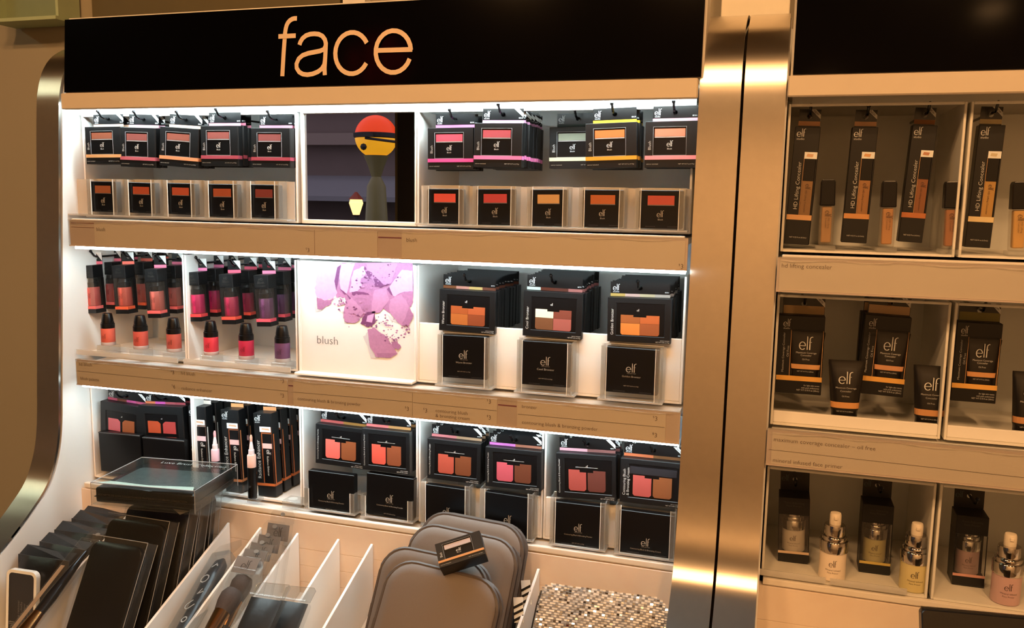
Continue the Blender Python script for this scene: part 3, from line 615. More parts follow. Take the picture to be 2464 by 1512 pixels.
# bronzer cartons --------------------------------------------------------
def pans(t, rects, y0=.0002, names='powder_pan', depth=.0008):
    for P, m in rects: part(names, MB().prism(P, y0, y0+depth), m, t)
ZW, ZH, ZD = .083, .0605, .0125
def bronzer(nm, cs, bands):
    t = carton_base('bronzer_carton', ZW, ZH, ZD, .078, .0205, (-.030, .033, .009, .053), [C(*b) for b in bands], None, -.001)
    part('compact', MB().box(-.0298, .0328, .0008, .0015, .0092, .0528), CASE, t)
    pans(t, [([(-.024, .0260), (.0012, .0260), (.0012, .0345), (-.0075, .0345), (-.0075, .0372), (-.024, .0372)], C(*cs[0])), ([(.0015, .0260), (.0265, .0260), (.0265, .0372), (.0095, .0372), (.0095, .0345), (.0015, .0345)], C(*cs[1])),
             ([(-.024, .0120), (-.022, .0100), (.0012, .0100), (.0012, .0257), (-.024, .0257)], C(*cs[2])), ([(.0015, .0100), (.0245, .0100), (.0265, .0120), (.0265, .0257), (.0015, .0257)], C(*cs[3]))])
    m = MB(); logo(m, -.003, .0425, .0032, .0004, n=6); text(m, nm, -.0335, .0095, h=.0040, rot=PI/2, off=-.012); text(m, 'mirror included', .040, .0035, h=.0014, align='r', off=0); text(m, 'NET WT 0.53 oz (15g)', .040, .0012, h=.0014, align='r', off=0)
    logo(m, -.0365, ZH+.0088, .0085, ZD-.0020); text(m, 'studio', -.0365, ZH+.0060, width=.0080, y=ZD-.0020, off=-.01); text(m, '83701', .0365, ZH+.0068, width=.005, y=ZD-.0020, align='r', off=0)
    part('lettering', m, PRINT, t); drop_hz(t); return t
pz = [bronzer('Warm Bronzer', [(150, 72, 26), (160, 76, 36), (166, 92, 36), (128, 58, 24)], [(120, 70, 40), (205, 140, 125), (212, 175, 110), (110, 62, 45)]),
      bronzer('Cool Bronzer', [(206, 208, 184), (110, 52, 38), (106, 66, 38), (150, 80, 72)], [(200, 210, 200), (96, 44, 28), (96, 48, 36), (170, 105, 100)]),
      bronzer('Golden Bronzer', [(140, 76, 32), (165, 82, 36), (196, 116, 48), (140, 72, 34)], [(196, 160, 90), (215, 175, 165), (205, 185, 150), (185, 170, 160)])]
for i, (c, tl, tr, bl, lab) in enumerate([(5, (1297, 487), (1782, 517), (1318, 845), 'black bronzer carton with four warm brown pans nearest the poster'), (6, (248, 272), (738, 302), (265, 645), 'black bronzer carton with an ivory pan, middle of the three bronzer pegs'), (6, (948, 328), (1475, 347), (965, 692), 'black bronzer carton with golden tan pans nearest the steel post')]):
    hang(pz[i], tl, tr, bl, c, .020, ZW, ZH, 9, .0137, {}, lab, 'bronzer cartons on the middle shelf', ZH+.0123, -.001)
# two-pan contour cartons --------------------------------------------------
CWD, CHT, CDP = .081, .0605, .0125
def contour(cs, bands, nm='Contouring Blush & Bronzing Powder', lid=False):
    t = carton_base('contour_carton', CWD, CHT, CDP, .076, .0185, (-.0295, .0345, .008, .0535), [C(*b) for b in bands], None, .0)
    part('compact', MB().box(-.0293, .0343, .0008, .0015, .0082, .0533), CASE, t)
    def pan(x0, x1, nx0, nx1): return [(x0, .0125), (x0+.002, .0105), (x1-.002, .0105), (x1, .0125), (x1, .0388)]+([(nx1, .0388), (nx1, .0362), (nx0, .0362), (nx0, .0388)] if False else [])+[(x0, .0388)]
    L = [(-.0238, .0130), (-.0215, .0105), (-.0025, .0105), (0.0, .0130), (.0, .0358), (-.0088, .0358), (-.0088, .0388), (-.0238, .0388)]
    R = [(.0022, .0130), (.0045, .0105), (.0235, .0105), (.0262, .0130), (.0262, .0388), (.0098, .0388), (.0098, .0358), (.0022, .0358)]
    pans(t, [(L, C(*cs[0])), (R, C(*cs[1]))])
    m = MB(); logo(m, .0, .0432, .0026, .0004, n=6); stroke(m, [(-.014, .0427), (.016, .0427)], .0003, .0004)
    if lid:
        part('mirror_lid', MB().box(-.028, .032, .0001, .0007, .0405, .0505), M('dark_mirror', (60, 60, 66), .15, .6), t)
        text(m, 'Contouring Blush', -.0335, .0105, h=.0037, rot=PI/2, off=-.012); text(m, '& Bronzing Cream', -.0285, .0105, h=.0037, rot=PI/2, off=-.012)
    else: text(m, nm, -.0355, .0065, width=.046, rot=PI/2, off=-.014)
    text(m, 'mirror included', .0375, .0038, h=.0014, align='r', off=0); text(m, 'NET WT 0.30 oz (8.4g)', .0375, .0014, h=.0014, align='r', off=0)
    logo(m, -.0355, CHT+.0080, .0085, CDP-.0020); text(m, 'studio', -.0355, CHT+.0056, width=.0078, y=CDP-.0020, off=-.01); text(m, '83804', .0365, CHT+.0064, width=.005, y=CDP-.0020, align='r', off=0)
    part('lettering', m, PRINT, t); flash(t, .038, CHT+.0185, .0085, CDP-.0018); drop_hz(t); return t
ct = [(8, (280, 380), (735, 437), (305, 748), [(200, 92, 84), (122, 66, 34)], [(180, 84, 82), (150, 105, 50)], .022, 'black contour carton with coral and brown pans beside the pen boxes', 0),
      (8, (738, 427), (1178, 472), (738, 808), [(194, 76, 62), (122, 62, 34)], [(206, 110, 110), (180, 130, 80)], .012, 'black contour carton with red and brown pans above the second tester', 0),
      (8, (1305, 517), (1800, 572), (1338, 890), [(160, 68, 52), (106, 54, 26)], [(205, 120, 125), (176, 140, 110)], .016, 'black contour carton with brick and dark brown pans above the grey cases', 0),
      (8, (1825, 597), (2340, 647), (1878, 962), [(176, 74, 88), (92, 46, 26)], [(214, 120, 200), (165, 105, 85)], .012, 'black contour carton with rose and dark brown pans above the right grey case', 0),
      ('A1', (432, 492), (905, 522), (460, 842), [(148, 64, 58), (88, 42, 34)], [(224, 165, 180), (140, 90, 88)], .016, 'black contour carton with dusty red and maroon pans second from the steel post', 0),
      ('A1', (940, 532), (1440, 582), (955, 880), [(162, 72, 68), (122, 70, 36)], [(206, 110, 70), (120, 76, 44)], .012, 'black contour cream carton with pans under a dark lid beside the steel post', 1)]
for c, tl, tr, bl, cs, bd, Y, lab, lid in ct:
    hang(contour(cs, bd, lid=bool(lid)), tl, tr, bl, c, Y, CWD, CHT, 3, .0137, {}, lab, 'contour cartons on the lowest shelf', CHT+.0111, 0)
# palettes -----------------------------------------------------------------
PW_, PH_, PD_ = .070, .118, .014
def palette(cs, bands):
    t = carton_base('palette_carton', PW_, PH_, PD_, .064, .0175, (-.0255, .0265, .020, .104), [C(*b) for b in bands], None, .001)
    part('compact', MB().box(-.0253, .0263, .0008, .0015, .0202, .1038), CASE, t)
    cut = lambda x0, x1, z0, z1, cl: [(x0, z0), (x1, z0)]+([(x1, z1-.004), (x1-.004, z1), (x0, z1)] if cl else [(x1, z1), (x0+.004, z1), (x0, z1-.004)])
    pans(t, [(cut(-.0215, -.0015, .072, .092, 1), C(*cs[0])), (cut(.0025, .0225, .072, .092, 0), C(*cs[1])), (cut(-.0215, -.0015, .046, .066, 1), C(*cs[2])), (cut(.0025, .0225, .046, .066, 0), C(*cs[3]))])
    m = MB(); logo(m, .0, .0955, .0024, .0004, n=6); text(m, 'Blush Palette', -.0285, .03, h=.0042, rot=PI/2, off=-.012)
    logo(m, -.0285, PH_+.0075, .0080, PD_-.0020); text(m, 'studio', -.0285, PH_+.0052, width=.0075, y=PD_-.0020, off=-.01)
    part('lettering', m, PRINT, t); flash(t, .033, PH_+.0175, .0085, PD_-.0018); drop_hz(t); return t
for c, tl, tr, bl, cs, bd, lab in [(7, (305, 375), (662, 432), (335, 985), [(166, 84, 92), (124, 66, 34), (112, 38, 40), (110, 36, 40)], [(200, 90, 115), (120, 66, 50), (190, 80, 135), (180, 80, 110)], 'tall black palette carton with a pink and a brown pan at the far left'),
                                   (7, (693, 420), (1075, 438), (705, 1010), [(150, 58, 28), (146, 50, 48), (98, 32, 32), (120, 40, 30)], [(216, 120, 80), (205, 85, 170), (170, 80, 90), (160, 70, 80)], 'tall black palette carton with orange and red pans beside the pen boxes')]:
    hang(palette(cs, bd), tl, tr, bl, c, .032, PW_, PH_, 3, .0150, {}, lab, 'palette cartons on the lowest shelf', PH_+.0105, .001, zmin=R3[0]+.006)
# tall pump-bottle boxes ------------------------------------------------------
HS, HH = .0240, .083
BOTC = {}
def hd_box():
    t = thing('bottle_box', 'box', 'box'); a = HS/2
    part('top_cap', MB().box(-a, a, 0, HS, HH-.022, HH), CART, t, bev=.0005)
    part('base', MB().box(-a, a, 0, HS, 0, .0075), CART, t, bev=.0004)
    part('back_panel', MB().box(-a, a, HS-.0006, HS, .0075, HH-.022).box(-a, -a+.0006, 0, HS, .0075, HH-.022).box(a-.0006, a, HS*.72, HS, .0075, HH-.022), CART, t)
    part('window', MB().box(-a+.0006, a-.0004, .0002, .0006, .0075, HH-.022).box(a-.0006, a-.0002, .0006, HS*.72, .0075, HH-.022), FILM, t)
    part('shade_band', MB().box(-a-.0002, a+.0002, -.0002, HS*.72, .0075, .0125), PINKB, t)
    part('bottle', MB().lathe([(.0102, .013), (.0110, .0145), (.0110, .043), (.0104, .045)], 18, (0, HS/2-.001, 0)), C(190, 90, 80), t, smooth=True)
    part('bottle_cap', MB().lathe([(.0100, .045), (.0100, .053), (.0088, .054), (.0078, .060)], 16, (0, HS/2-.001, 0)), CASE, t, smooth=True)
    mb, hz = tab_mesh(-.010, .013, HH, HH+.021, HS-.0006, .0015); part('hang_tab', mb, TABM, t)
    part('tab_band', MB().quad(-.010, .013, HH+.0004, HH+.0055, HS-.0010), PINKB, t); part('corner_flash', MB().add([(.001, HS-.0011, HH+.021), (.013, HS-.0011, HH+.021), (.013, HS-.0011, HH+.006), (.0115, HS-.0011, HH+.0075)], [(0, 1, 2, 3)]), FLASH, t)
    m = MB(); text(m, 'HD', 0, HH-.0085, h=.0040, align='c', off=-.012); text(m, 'Blush', 0, HH-.0138, h=.0040, align='c', off=-.012); text(m, 'with soft pigment', 0, HH-.018, width=.016, align='c', off=-.01); part('lettering', m, DPRINT, t)
    m = MB(); logo(m, -.005, .026, .009, 0, n=8); wrap(m, .01125, HS/2-.001); part('logo_print', m, C(90, 40, 38), t)
    return t, hz
hb, hbz = hd_box()
hd = [((178, 312), (283, 328), (212, 770), (196, 88, 84), (214, 104, 104), (236, 120, 145), 'coral', 'at the far left'),
      ((483, 312), (590, 328), (516, 775), (188, 80, 66), (206, 84, 50), (232, 110, 95), 'brick red', 'second from the left'),
      ((793, 347), (905, 357), (823, 815), (188, 92, 82), (214, 94, 92), (236, 120, 150), 'salmon', 'left of the thin white tray wall'),
      ((1165, 377), (1268, 392), (1210, 848), (196, 28, 92), (206, 66, 72), (236, 130, 175), 'magenta', 'right of the thin white tray wall'),
      ((1495, 397), (1603, 412), (1533, 875), (164, 28, 70), (214, 76, 62), (232, 90, 120), 'crimson', 'second from the poster'),
      ((1832, 405), (1938, 420), (1866, 897), (98, 52, 92), (204, 80, 98), (232, 120, 155), 'plum', 'beside the poster')]
for tl, tr, bl, bc, sb, tb, nm, wh in hd:
    d = {'bottle': C(*bc), 'shade_band': C(*sb), 'tab_band': C(*tb), 'logo_print': C(*[int(v*.55) for v in bc])}
    for i in range(3):
        o = copy_tree(hb); A = at(k(4, *tl), .035); Bp = at(k(4, *bl), .035); sc = (A-Bp).length/HH
        o.location = Bp+Vector((HS/2, i*.0405, (0, .0025, .003)[i])); o.scale = (1.02, 1.0, sc); o.rotation_euler = (0, math.atan2(-(Bp.x-A.x)*1.0, Bp.z-A.z)*0+(-.05 if i == 0 else -.02), .04)
        paint(o, d); tag(o, 'black bottle box with %s window, %s on the peg %s' % (nm, ORD2[i], wh.replace('the thin white', 'the')), 'box', 'liquid blush boxes on the middle shelf')
        if i == 0: f = o
    peg(f.location.x+.0015-.002, f.location.z+hbz*sc+.0012, .050, TB-.004, 'black peg hook holding the %s bottle boxes' % nm)
# bottles (open testers) with their clear blocks
def pump_black():
    t = thing('blush_bottle', 'bottle', 'bottle')
    part('glass_body', MB().lathe([(.0108, 0), (.0116, .001), (.0116, .0255), (.0112, .0265)], 20), C(190, 90, 80), t, smooth=True)
    part('frosted_base', MB().lathe([(.0118, -.0002), (.0120, .0008), (.0120, .0045), (.0118, .0048)], 20), FROST, t, smooth=True)
    part('collar', MB().lathe([(.0116, .0265), (.0116, .0335), (.0106, .0338), (.0106, .036)], 20), CASE, t, smooth=True)
    part('pump_cap', MB().lathe([(.0098, .036), (.0096, .040), (.0080, .048), (.0072, .0495), (.003, .050)], 20), CASE, t, smooth=True)
    m = MB(); logo(m, -.0040, .011, .0075, 0, n=8); wrap(m, .01185, 0, .15); part('logo_print', m, C(90, 40, 38), t)
    return t
pbk = pump_black()
BOTC = [(443, 770, 1072, (206, 92, 74), 'coral'), (755, 790, 1108, (190, 78, 66), 'brick red'), (1073, 815, 1135, (176, 78, 66), 'dark salmon'), (1428, 845, 1165, (206, 48, 66), 'raspberry'), (1765, 868, 1205, (176, 24, 62), 'crimson'), (2110, 890, 1232, (92, 52, 88), 'plum')]
for x, y0, y1, bc, nm in BOTC:
    YB = .018; B = at(k(4, x, y1), YB); T = at(k(4, x-4, y0), YB); s = (T.z-B.z)/.050
    o = copy_tree(pbk); o.location = (B.x, YB, B.z); o.scale = (s*.90, s*.90, s); paint(o, {'glass_body': C(*bc), 'logo_print': C(*[int(v*.5) for v in bc])})
    tag(o, 'small black capped tester bottle of %s blush standing on a clear block' % nm, 'bottle', 'tester bottles of liquid blush')
    b = thing('acrylic_block', 'clear block under the %s tester bottle' % nm, 'block', 'clear tester blocks', (B.x, YB, R2[0]+.003))
    hz = max(.003, B.z-R2[0]-.0034)
    part('block_body', MB().box(-.013, .013, -.0125, .0125, 0, hz), ACR, b, bev=.0005)
for nm, a, b in (('left', 165, 1165), ('right', 1180, 2240)):
    p, q = at(k(4, a, 1150), .012), at(k(4, b, 1150), .012); t = thing('acrylic_rail', 'long clear acrylic rail under the %s three tester bottles' % nm, 'rail', None, ((p.x+q.x)/2, .012, R2[0]+.0032)); hw = (q.x-p.x)/2-.004
    part('rail_front', MB().box(-hw, hw, -.011, -.0095, .0, .008), FROST, t); part('rail_back', MB().box(-hw, hw, .034, .0355, 0, .008), FROST, t)
# pen boxes ---------------------------------------------------------------------
EW, EH, ED = .0265, .1270, .020
def pen_box():
    t = thing('pen_box', 'box', 'box'); a = EW/2
    b = MB().frame(-a, a, 0, EH, -a+.0095, a-.0012, .021, .106, 0, .0012); b.box(-a, a, .0012, ED, 0, EH); part('carton', b, CART, t, bev=.0005)
    part('liner', MB().quad(-a+.0095, a-.0012, .021, .106, .0010), C(120, 66, 36), t)
    part('pen_barrel', MB().box(-a+.0115, a-.0018, -.0002, .0010, .021, .096), CASE, t)
    part('pen_ring', MB().box(-a+.0113, a-.0016, -.0005, .001, .074, .0815), C(206, 170, 172), t)
    part('swatch', MB().quad(-a+.0085, a-.0015, .099, .107, -.0005), FLASH, t); part('swatch_smear', MB().add([(-a+.011, -.0007, .1025), (a-.003, -.0007, .1015), (a-.004, -.0007, .1045), (-a+.012, -.0007, .105)], [(0, 1, 2, 3)]), C(190, 150, 120), t)
    fb = MB().quad(-a, a, .0165, .0205, -.0005); fb.add([(a+.0003, -.0005, .0165), (a+.0003, ED, .0165), (a+.0003, ED, .0205), (a+.0003, -.0005, .0205)], [(0, 1, 2, 3)])
    fb.add([(a+.0003, 0.002, .0205), (a+.0003, .0045, .0205), (a+.0003, .0045, .096), (a+.0003, 0.002, .096)], [(0, 1, 2, 3)])
    part('shade_band', fb, C(150, 84, 46), t)
    mb, hz = tab_mesh(-.008, .0115, EH, EH+.0185, ED-.0006, .0015); part('hang_tab', mb, TABM, t); part('tab_band', MB().quad(-.008, .0115, EH+.0003, EH+.0060, ED-.0010), C(200, 140, 90), t)
    part('corner_flash', MB().add([(.003, ED-.0011, EH+.0185), (.0115, ED-.0011, EH+.0185), (.0115, ED-.0011, EH+.006), (.0105, ED-.0011, EH+.0075)], [(0, 1, 2, 3)]), FLASH, t)
    m = MB(); logo(m, -a+.002, EH-.0115, .0088); text(m, 'studio', -a+.002, EH-.0145, width=.0075, off=-.01); text(m, 'Radiance Enhancer', -a+.0072, .028, width=.058, rot=PI/2, off=-.012); logo(m, .0035, .0715, .0065, -.0004, -PI/2); text(m, 'Radiance Enhancer', .0035, .062, width=.03, rot=-PI/2, off=-.01)
    part('lettering', m, PRINT, t); return t, hz
eb, ehz = pen_box()
for tl, tr, bl, n, cs, lab in [((1140, 430), (1288, 440), (1130, 1160), 3, [(150, 130, 120), (206, 180, 190), (236, 226, 216), (196, 196, 190)], 'pale shade'),
                               ((1428, 460), (1578, 468), (1418, 1195), 3, [(120, 66, 36), (200, 164, 166), (206, 140, 88), (176, 112, 70)], 'peach shade'),
                               ((1725, 492), (1880, 500), (1698, 1228), 4, [(150, 84, 44), (206, 170, 168), (200, 132, 84), (180, 96, 46)], 'bronze shade')]:
    for i in range(n):
        o = copy_tree(eb); kpl(o, 7, tl, tr, bl, .034, EW, EH, zmin=R3[0]+.0036)
        if i: o.location += Vector((rr.uniform(-.0006, .001), i*.0262, .001))
        paint(o, {'liner': C(*cs[0]), 'pen_ring': C(*cs[1]), 'tab_band': C(*cs[2]), 'shade_band': C(*cs[3])})
        tag(o, 'slim black pen box with %s band, the %s of its row' % (lab, ORD[i]), 'box', 'slim pen boxes on the lowest shelf')
        if i == 0: f = o
    peg(f.location.x+.003, f.location.z+ehz*f.scale.z+.001, .042, TB-.004, 'black peg hook holding the %s pen boxes' % lab)
def pen(px, y0, y1, tip, ring, label):
    YB = .012; B = at(k(7, px, y1), YB); T = at(k(7, px-12 if y1 > 1180 else px, y0), YB); s = (T.z-B.z)/.1
    t = thing('makeup_pen', label, 'pen', None, (B.x, YB, B.z)); t.scale = (s, s, s)
    part('barrel', MB().lathe([(.0068, 0), (.0070, .001), (.0070, .050)], 16), CASE, t, smooth=True)
    part('collar', MB().lathe([(.0067, .050), (.0067, .068), (.0058, .0695)], 16), C(*ring), t, smooth=True)
    part('nozzle', MB().lathe([(.0046, .0695), (.0044, .077), (.0036, .0775), (.0018, .090)], 14), M('frosted_nozzle', (212, 200, 204), .35), t, smooth=True)
    part('brush_tip', MB().lathe([(.0019, .090), (.0022, .0965), (.0012, .100)], 10), C(*tip), t, smooth=True)
pen(1335, 640, 1150, (226, 150, 158), (206, 170, 184), 'open makeup pen with pale pink collar between the first and second pen boxes')
pen(1648, 675, 1222, (206, 150, 130), (214, 170, 156), 'open makeup pen with peach collar before the bronze pen boxes')
for px, a, b, w, lab in ((1645, 1210, 1268, .0095, 'clear block holding the peach collared pen'), (1335, 1140, 1190, .0095, 'clear block holding the pale pink pen'), (1962, 1240, 1312, .0125, 'empty clear block with a round hole right of the pens')):
    P = at(k(7, px, b), .004 if w < .01 else .000); hh = .0125 if w > .01 else .010
    t = thing('acrylic_block', lab, 'block', 'clear pen blocks', (P.x, .013, R3[0]+.0032)); part('block_body', MB().box(-w, w, -w, w, 0, .006 if w < .01 else .012), ACR, t, bev=.0005)
    if w > .01: part('hole', MB().lathe([(.0060, .0121), (.0072, .0124)], 16), C(190, 190, 186), t)
# ================================================================ COMPACT TESTERS
def rslab(w, h, d, r): return MB().prism(rrect(-w/2, w/2, 0, h, r), 0, d)
def compact(name, w, h, d, lines, pan=False, bigl=True, lz=.40, ls=.0095):
    t = thing(name, 'compact', 'compact'); part('case', rslab(w, h, d, .002), CASE, t, bev=.0006)
    if pan:
        part('powder_pan', MB().quad(-w*.30, w*.30, h*.62, h*.86, -.0005), C(150, 70, 60), t)
        part('pan_rim', MB().box(-w*.30, w*.30, -.0006, .0, h*.60, h*.618), M('dull_silver', (130, 128, 128), .3, .5), t)
    for a, b in ((-.34, -.12), (.16, .38)): part('hinge', MB().box(w*a, w*b, -.0003, .0, .0016, .0030), M('dark_hinge', (30, 30, 32), .3), t)
    m = MB(); logo(m, -ls*.55, h*lz, ls, n=10)
    for i, (s, wd, dz) in enumerate(lines): text(m, s, 0, h*lz+dz, width=wd, align='c', off=-.012)
    part('lettering', m, M('silver_print', (176, 170, 160), .5), t); return t
cb = compact('blush_compact', .058, .049, .010, [('Blush', .0065, -.0042)], True, lz=.30, ls=.0085)
bc_ = [(1, (313, 888), (572, 892), (325, 1188), (142, 78, 40), 'brown powder at the far left'), (1, (682, 897), (950, 905), (695, 1198), (156, 64, 26), 'burnt orange powder second from the left'), (1, (1065, 905), (1342, 912), (1080, 1212), (160, 66, 30), 'bright brick powder in the middle of the left tray'), (1, (1468, 915), (1760, 918), (1485, 1238), (146, 66, 28), 'rust powder fourth from the left'), (1, (1885, 920), (2168, 925), (1900, 1247), (112, 42, 32), 'maroon powder beside the mirror'),
       (2, (1252, 903), (1585, 905), (1262, 1222), (206, 76, 64), 'coral red powder just right of the mirror'), (2, (1706, 905), (2065, 905), (1716, 1235), (176, 56, 56), 'raspberry powder second right of the mirror'), (3, (-20, 777), (268, 775), (-12, 1065), (194, 150, 92), 'beige gold powder in the middle of the right tray'), (3, (392, 778), (716, 780), (396, 1072), (172, 88, 34), 'orange brown powder second from the steel post'), (3, (836, 782), (1188, 785), (840, 1082), (176, 70, 52), 'brick pink powder nearest the steel post')]
for c, tl, tr, bl, pc, lab in bc_:
    o = copy_tree(cb); kpl(o, c, tl, tr, bl, .006, .058, .049); o.scale.y = 1.15; paint(o, {'powder_pan': C(*pc)}); tag(o, 'black blush tester compact with '+lab, 'compact', 'blush tester compacts')
BCH = .0645
for c, tl, tr, bl, nm, lab in [(5, (1338, 885), (1738, 906), (1338, 1252), 'Warm Bronzer', 'nearest the poster'), (6, (246, 686), (655, 712), (253, 1047), 'Cool Bronzer', 'in the middle'), (6, (943, 735), (1385, 766), (943, 1107), 'Golden Bronzer', 'nearest the steel post')]:
    o = compact('bronzer_compact', .068, BCH, .012, [('make your face', .011, -.0022), (nm, .024, -.0075), ('NET WT 0.53 oz (15g)', .019, -.0205)], lz=.47, ls=.0125); kpl(o, c, tl, tr, bl, .004, .068, BCH); tag(o, 'closed black square bronzer compact in a clear holder %s' % lab, 'compact', 'bronzer tester compacts')
cc = [(8, (222, 812), (648, 866), (242, 1180), 'at the left end of the row', .012, 'Powder', .36), (8, (735, 835), (1173, 896), (775, 1220), 'above the empty bins', .012, 'Powder', .36), (8, (1308, 945), (1722, 1002), (1312, 1318), 'partly behind the grey case left edge', .006, 'Powder', .32), (8, (1852, 1010), (2300, 1076), (1860, 1420), 'behind the top of the grey cases', .006, 'Powder', .36),
      ('A1', (430, 876), (830, 922), (430, 1212), 'second from the steel post', .006, 'Powder', .36), ('A1', (943, 940), (1380, 996), (943, 1275), 'nearest the steel post', .006, 'Cream', .22)]
for c, tl, tr, bl, lab, Y, nm, lz in cc:
    o = compact('contour_compact', .079, .063, .011, [('make your face', .012, -.0020), ('Contouring Blush & Bronzing '+nm, .044, -.0068)]+([('NET WT 0.30 oz (8.4g)', .019, -.0185)] if nm == 'Powder' else []), lz=lz, ls=.0115); kpl(o, c, tl, tr, bl, Y, .079, .063); tag(o, 'closed black wide contour compact %s' % lab, 'compact', 'contour tester compacts')
for c, tl, tr, bl, lab in [(7, (305, 645), (665, 676), (335, 985), 'plain black palette tester panel at the far left'), (7, (690, 690), (1052, 724), (712, 1020), 'plain black palette tester panel beside the pen boxes')]:
    t = thing('palette_tester', lab, 'compact', 'palette testers'); part('case', rslab(.07, .068, .010, .0015), CASE, t, bev=.0006); part('lid_edge', MB().box(-.035, .035, -.0004, .0, .066, .0675), M('worn_edge', (70, 72, 74), .35), t); kpl(t, c, tl, tr, bl, .020, .07, .068, zmin=R3[0]+.0034)
# clear holders around the compacts -----------------------------------------------
def holder(x0, x1, z, h, cells, label, group, yd=.022, lip=.004, y0=.002, front=None, mat=None, back=None):
    """cells: x-spans of the compacts; side plates and front lips of clear acrylic"""
    t = thing('acrylic_holder', label, 'holder', group, ((x0+x1)/2, y0, z)); cx = (x0+x1)/2; A = mat or ACR
    part('base_plate', MB().box(x0-cx, x1-cx, -.0015, yd, 0, .0022), FROST, t)
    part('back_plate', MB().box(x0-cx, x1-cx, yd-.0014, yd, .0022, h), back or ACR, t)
    for a, b in cells:
        part('side_plate', MB().box(a-.0034-cx, a-.0016-cx, -.0015, yd-.0015, .0022, front or h), A, t); part('side_plate', MB().box(b+.0016-cx, b+.0034-cx, -.0015, yd-.0015, .0022, front or h), A, t)
        part('front_lip', MB().box(a-.0034-cx, a+lip-cx, -.0016, -.0004, .0022, front or h), A, t); part('front_lip', MB().box(b-lip-cx, b+.0034-cx, -.0016, -.0004, .0022, front or h), A, t)
        for e in (a+lip, b-lip): part('lip_edge', MB().box(e-.00035-cx, e+.00035-cx, -.0018, -.0002, .0022, front or h), M('acrylic_edge', (232, 232, 228), .3), t)
        part('top_edge', MB().box(a-.0034-cx, b+.0034-cx, yd-.0016, yd+.0002, h, h+.0006), M('acrylic_edge', (232, 232, 228), .3), t)
    return t
def cell(c, tl, tr, bl, Y):
    A, B, Q = at(k(c, *tl), Y), at(k(c, *tr), Y), at(k(c, *bl), Y); m = (A.x+Q.x)/2; return (m, m+(B-A).length)
cl = [cell(*b[:4], .006) for b in bc_]
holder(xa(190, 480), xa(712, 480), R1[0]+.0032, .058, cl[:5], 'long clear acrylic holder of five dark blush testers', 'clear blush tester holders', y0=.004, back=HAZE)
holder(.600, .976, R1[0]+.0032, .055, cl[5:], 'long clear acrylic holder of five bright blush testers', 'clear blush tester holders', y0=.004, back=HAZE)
for a, lab in ((cell(5, (1338, 885), (1738, 906), (1338, 1252), .004), 'nearest the poster'), (cell(6, (246, 686), (655, 712), (253, 1047), .004), 'in the middle'), (cell(6, (943, 735), (1385, 766), (943, 1107), .004), 'nearest the steel post')):
    holder(a[0]-.008, a[1]+.008, R2[0]+.0032, .074, [(a[0]-.001, a[1]+.001)], 'clear acrylic box around the bronzer compact %s' % lab, 'clear bronzer holders', y0=.002)
for i, (c, tl, tr, bl, lab, Y, nm, lz) in enumerate(cc):
    a = cell(c, tl, tr, bl, Y); hh = .075
    holder(a[0]-.0045, a[1]+.0045, R3[0]+.0032, .026 if i < 2 else .070, [(a[0], a[1])], 'clear acrylic bracket holding the contour compact %s' % lab, 'clear contour holders', y0=Y-.003, front=.034 if i < 2 else None)
# ================================================================ UNLIT DISPLAY: concealers, tubes, primers
QW, QH, QD = .0295, .142, .020
def conc_box():
    t = thing('concealer_box', 'box', 'box'); a = QW/2; wx0, wx1, wz0, wz1 = -.0005, a-.002, .036, .105
    b = MB().frame(-a, a, 0, QH, wx0, wx1, wz0, wz1, 0, .0012); b.box(-a, a, .0012, QD, 0, QH); part('carton', b, CART, t, bev=.0005)
    part('window_edge', MB().box(wx0-.0004, wx0, -.0002, .001, wz0, wz1), M('tan_card_edge', (206, 160, 110), .5), t)
    part('bottle_glass', MB().box(wx0+.0004, wx1-.0006, .0002, .0012, wz0, .0775), C(150, 108, 66), t)
    part('bottle_cap', MB().box(wx0+.0008, wx1-.0002, -.0002, .0012, .0775, .104), CASE, t)
    part('swatch', MB().quad(wx0-.0004, wx1+.0012, .104, .112, -.0005), FLASH, t); part('swatch_smear', MB().add([(wx0+.002, -.0007, .1065), (wx1-.004, -.0007, .106), (wx1-.003, -.0007, .1095), (wx0+.003, -.0007, .110)], [(0, 1, 2, 3)]), C(196, 158, 122), t)
    fb = MB().quad(-a, a, .0300, .0362, -.0005); fb.add([(a+.0003, -.0005, .0300), (a+.0003, QD*.8, .0300), (a+.0003, QD*.8, .0362), (a+.0003, -.0005, .0362)], [(0, 1, 2, 3)]); part('shade_band', fb, PINKB, t)
    mb, hz = tab_mesh(-.0115, .0140, QH, QH+.0225, QD-.0006, .001); part('hang_tab', mb, TABM, t); part('tab_band', MB().quad(-.0115, .014, QH+.0026, QH+.0080, QD-.0010), PINKB, t)
    m = MB(); logo(m, -.012, QH-.0120, .0095); text(m, 'studio', -.012, QH-.0158, width=.009, off=-.01); text(m, 'HD Lifting Concealer', -.0035, .043, width=.057, rot=PI/2, off=-.012); text(m, 'NET 0.22 fl oz (6.5mL)', -.009, .008, width=.02, off=-.01); text(m, 'NEW', .006, QH+.0135, h=.0032, y=QD-.0015, rot=-.6, off=0) if False else None
    part('lettering', m, PRINT, t)
    m = MB(); logo(m, wx0+.0045, .0735, .0062, -.0002, -PI/2); text(m, 'HD Lifting Concealer', wx0+.0048, .066, width=.027, rot=-PI/2, y=-.0002, off=-.01); part('bottle_print', m, C(60, 40, 26), t)
    flash(t, .014, QH+.0225, .0085, QD-.0012); return t, hz
qb, qhz = conc_box()
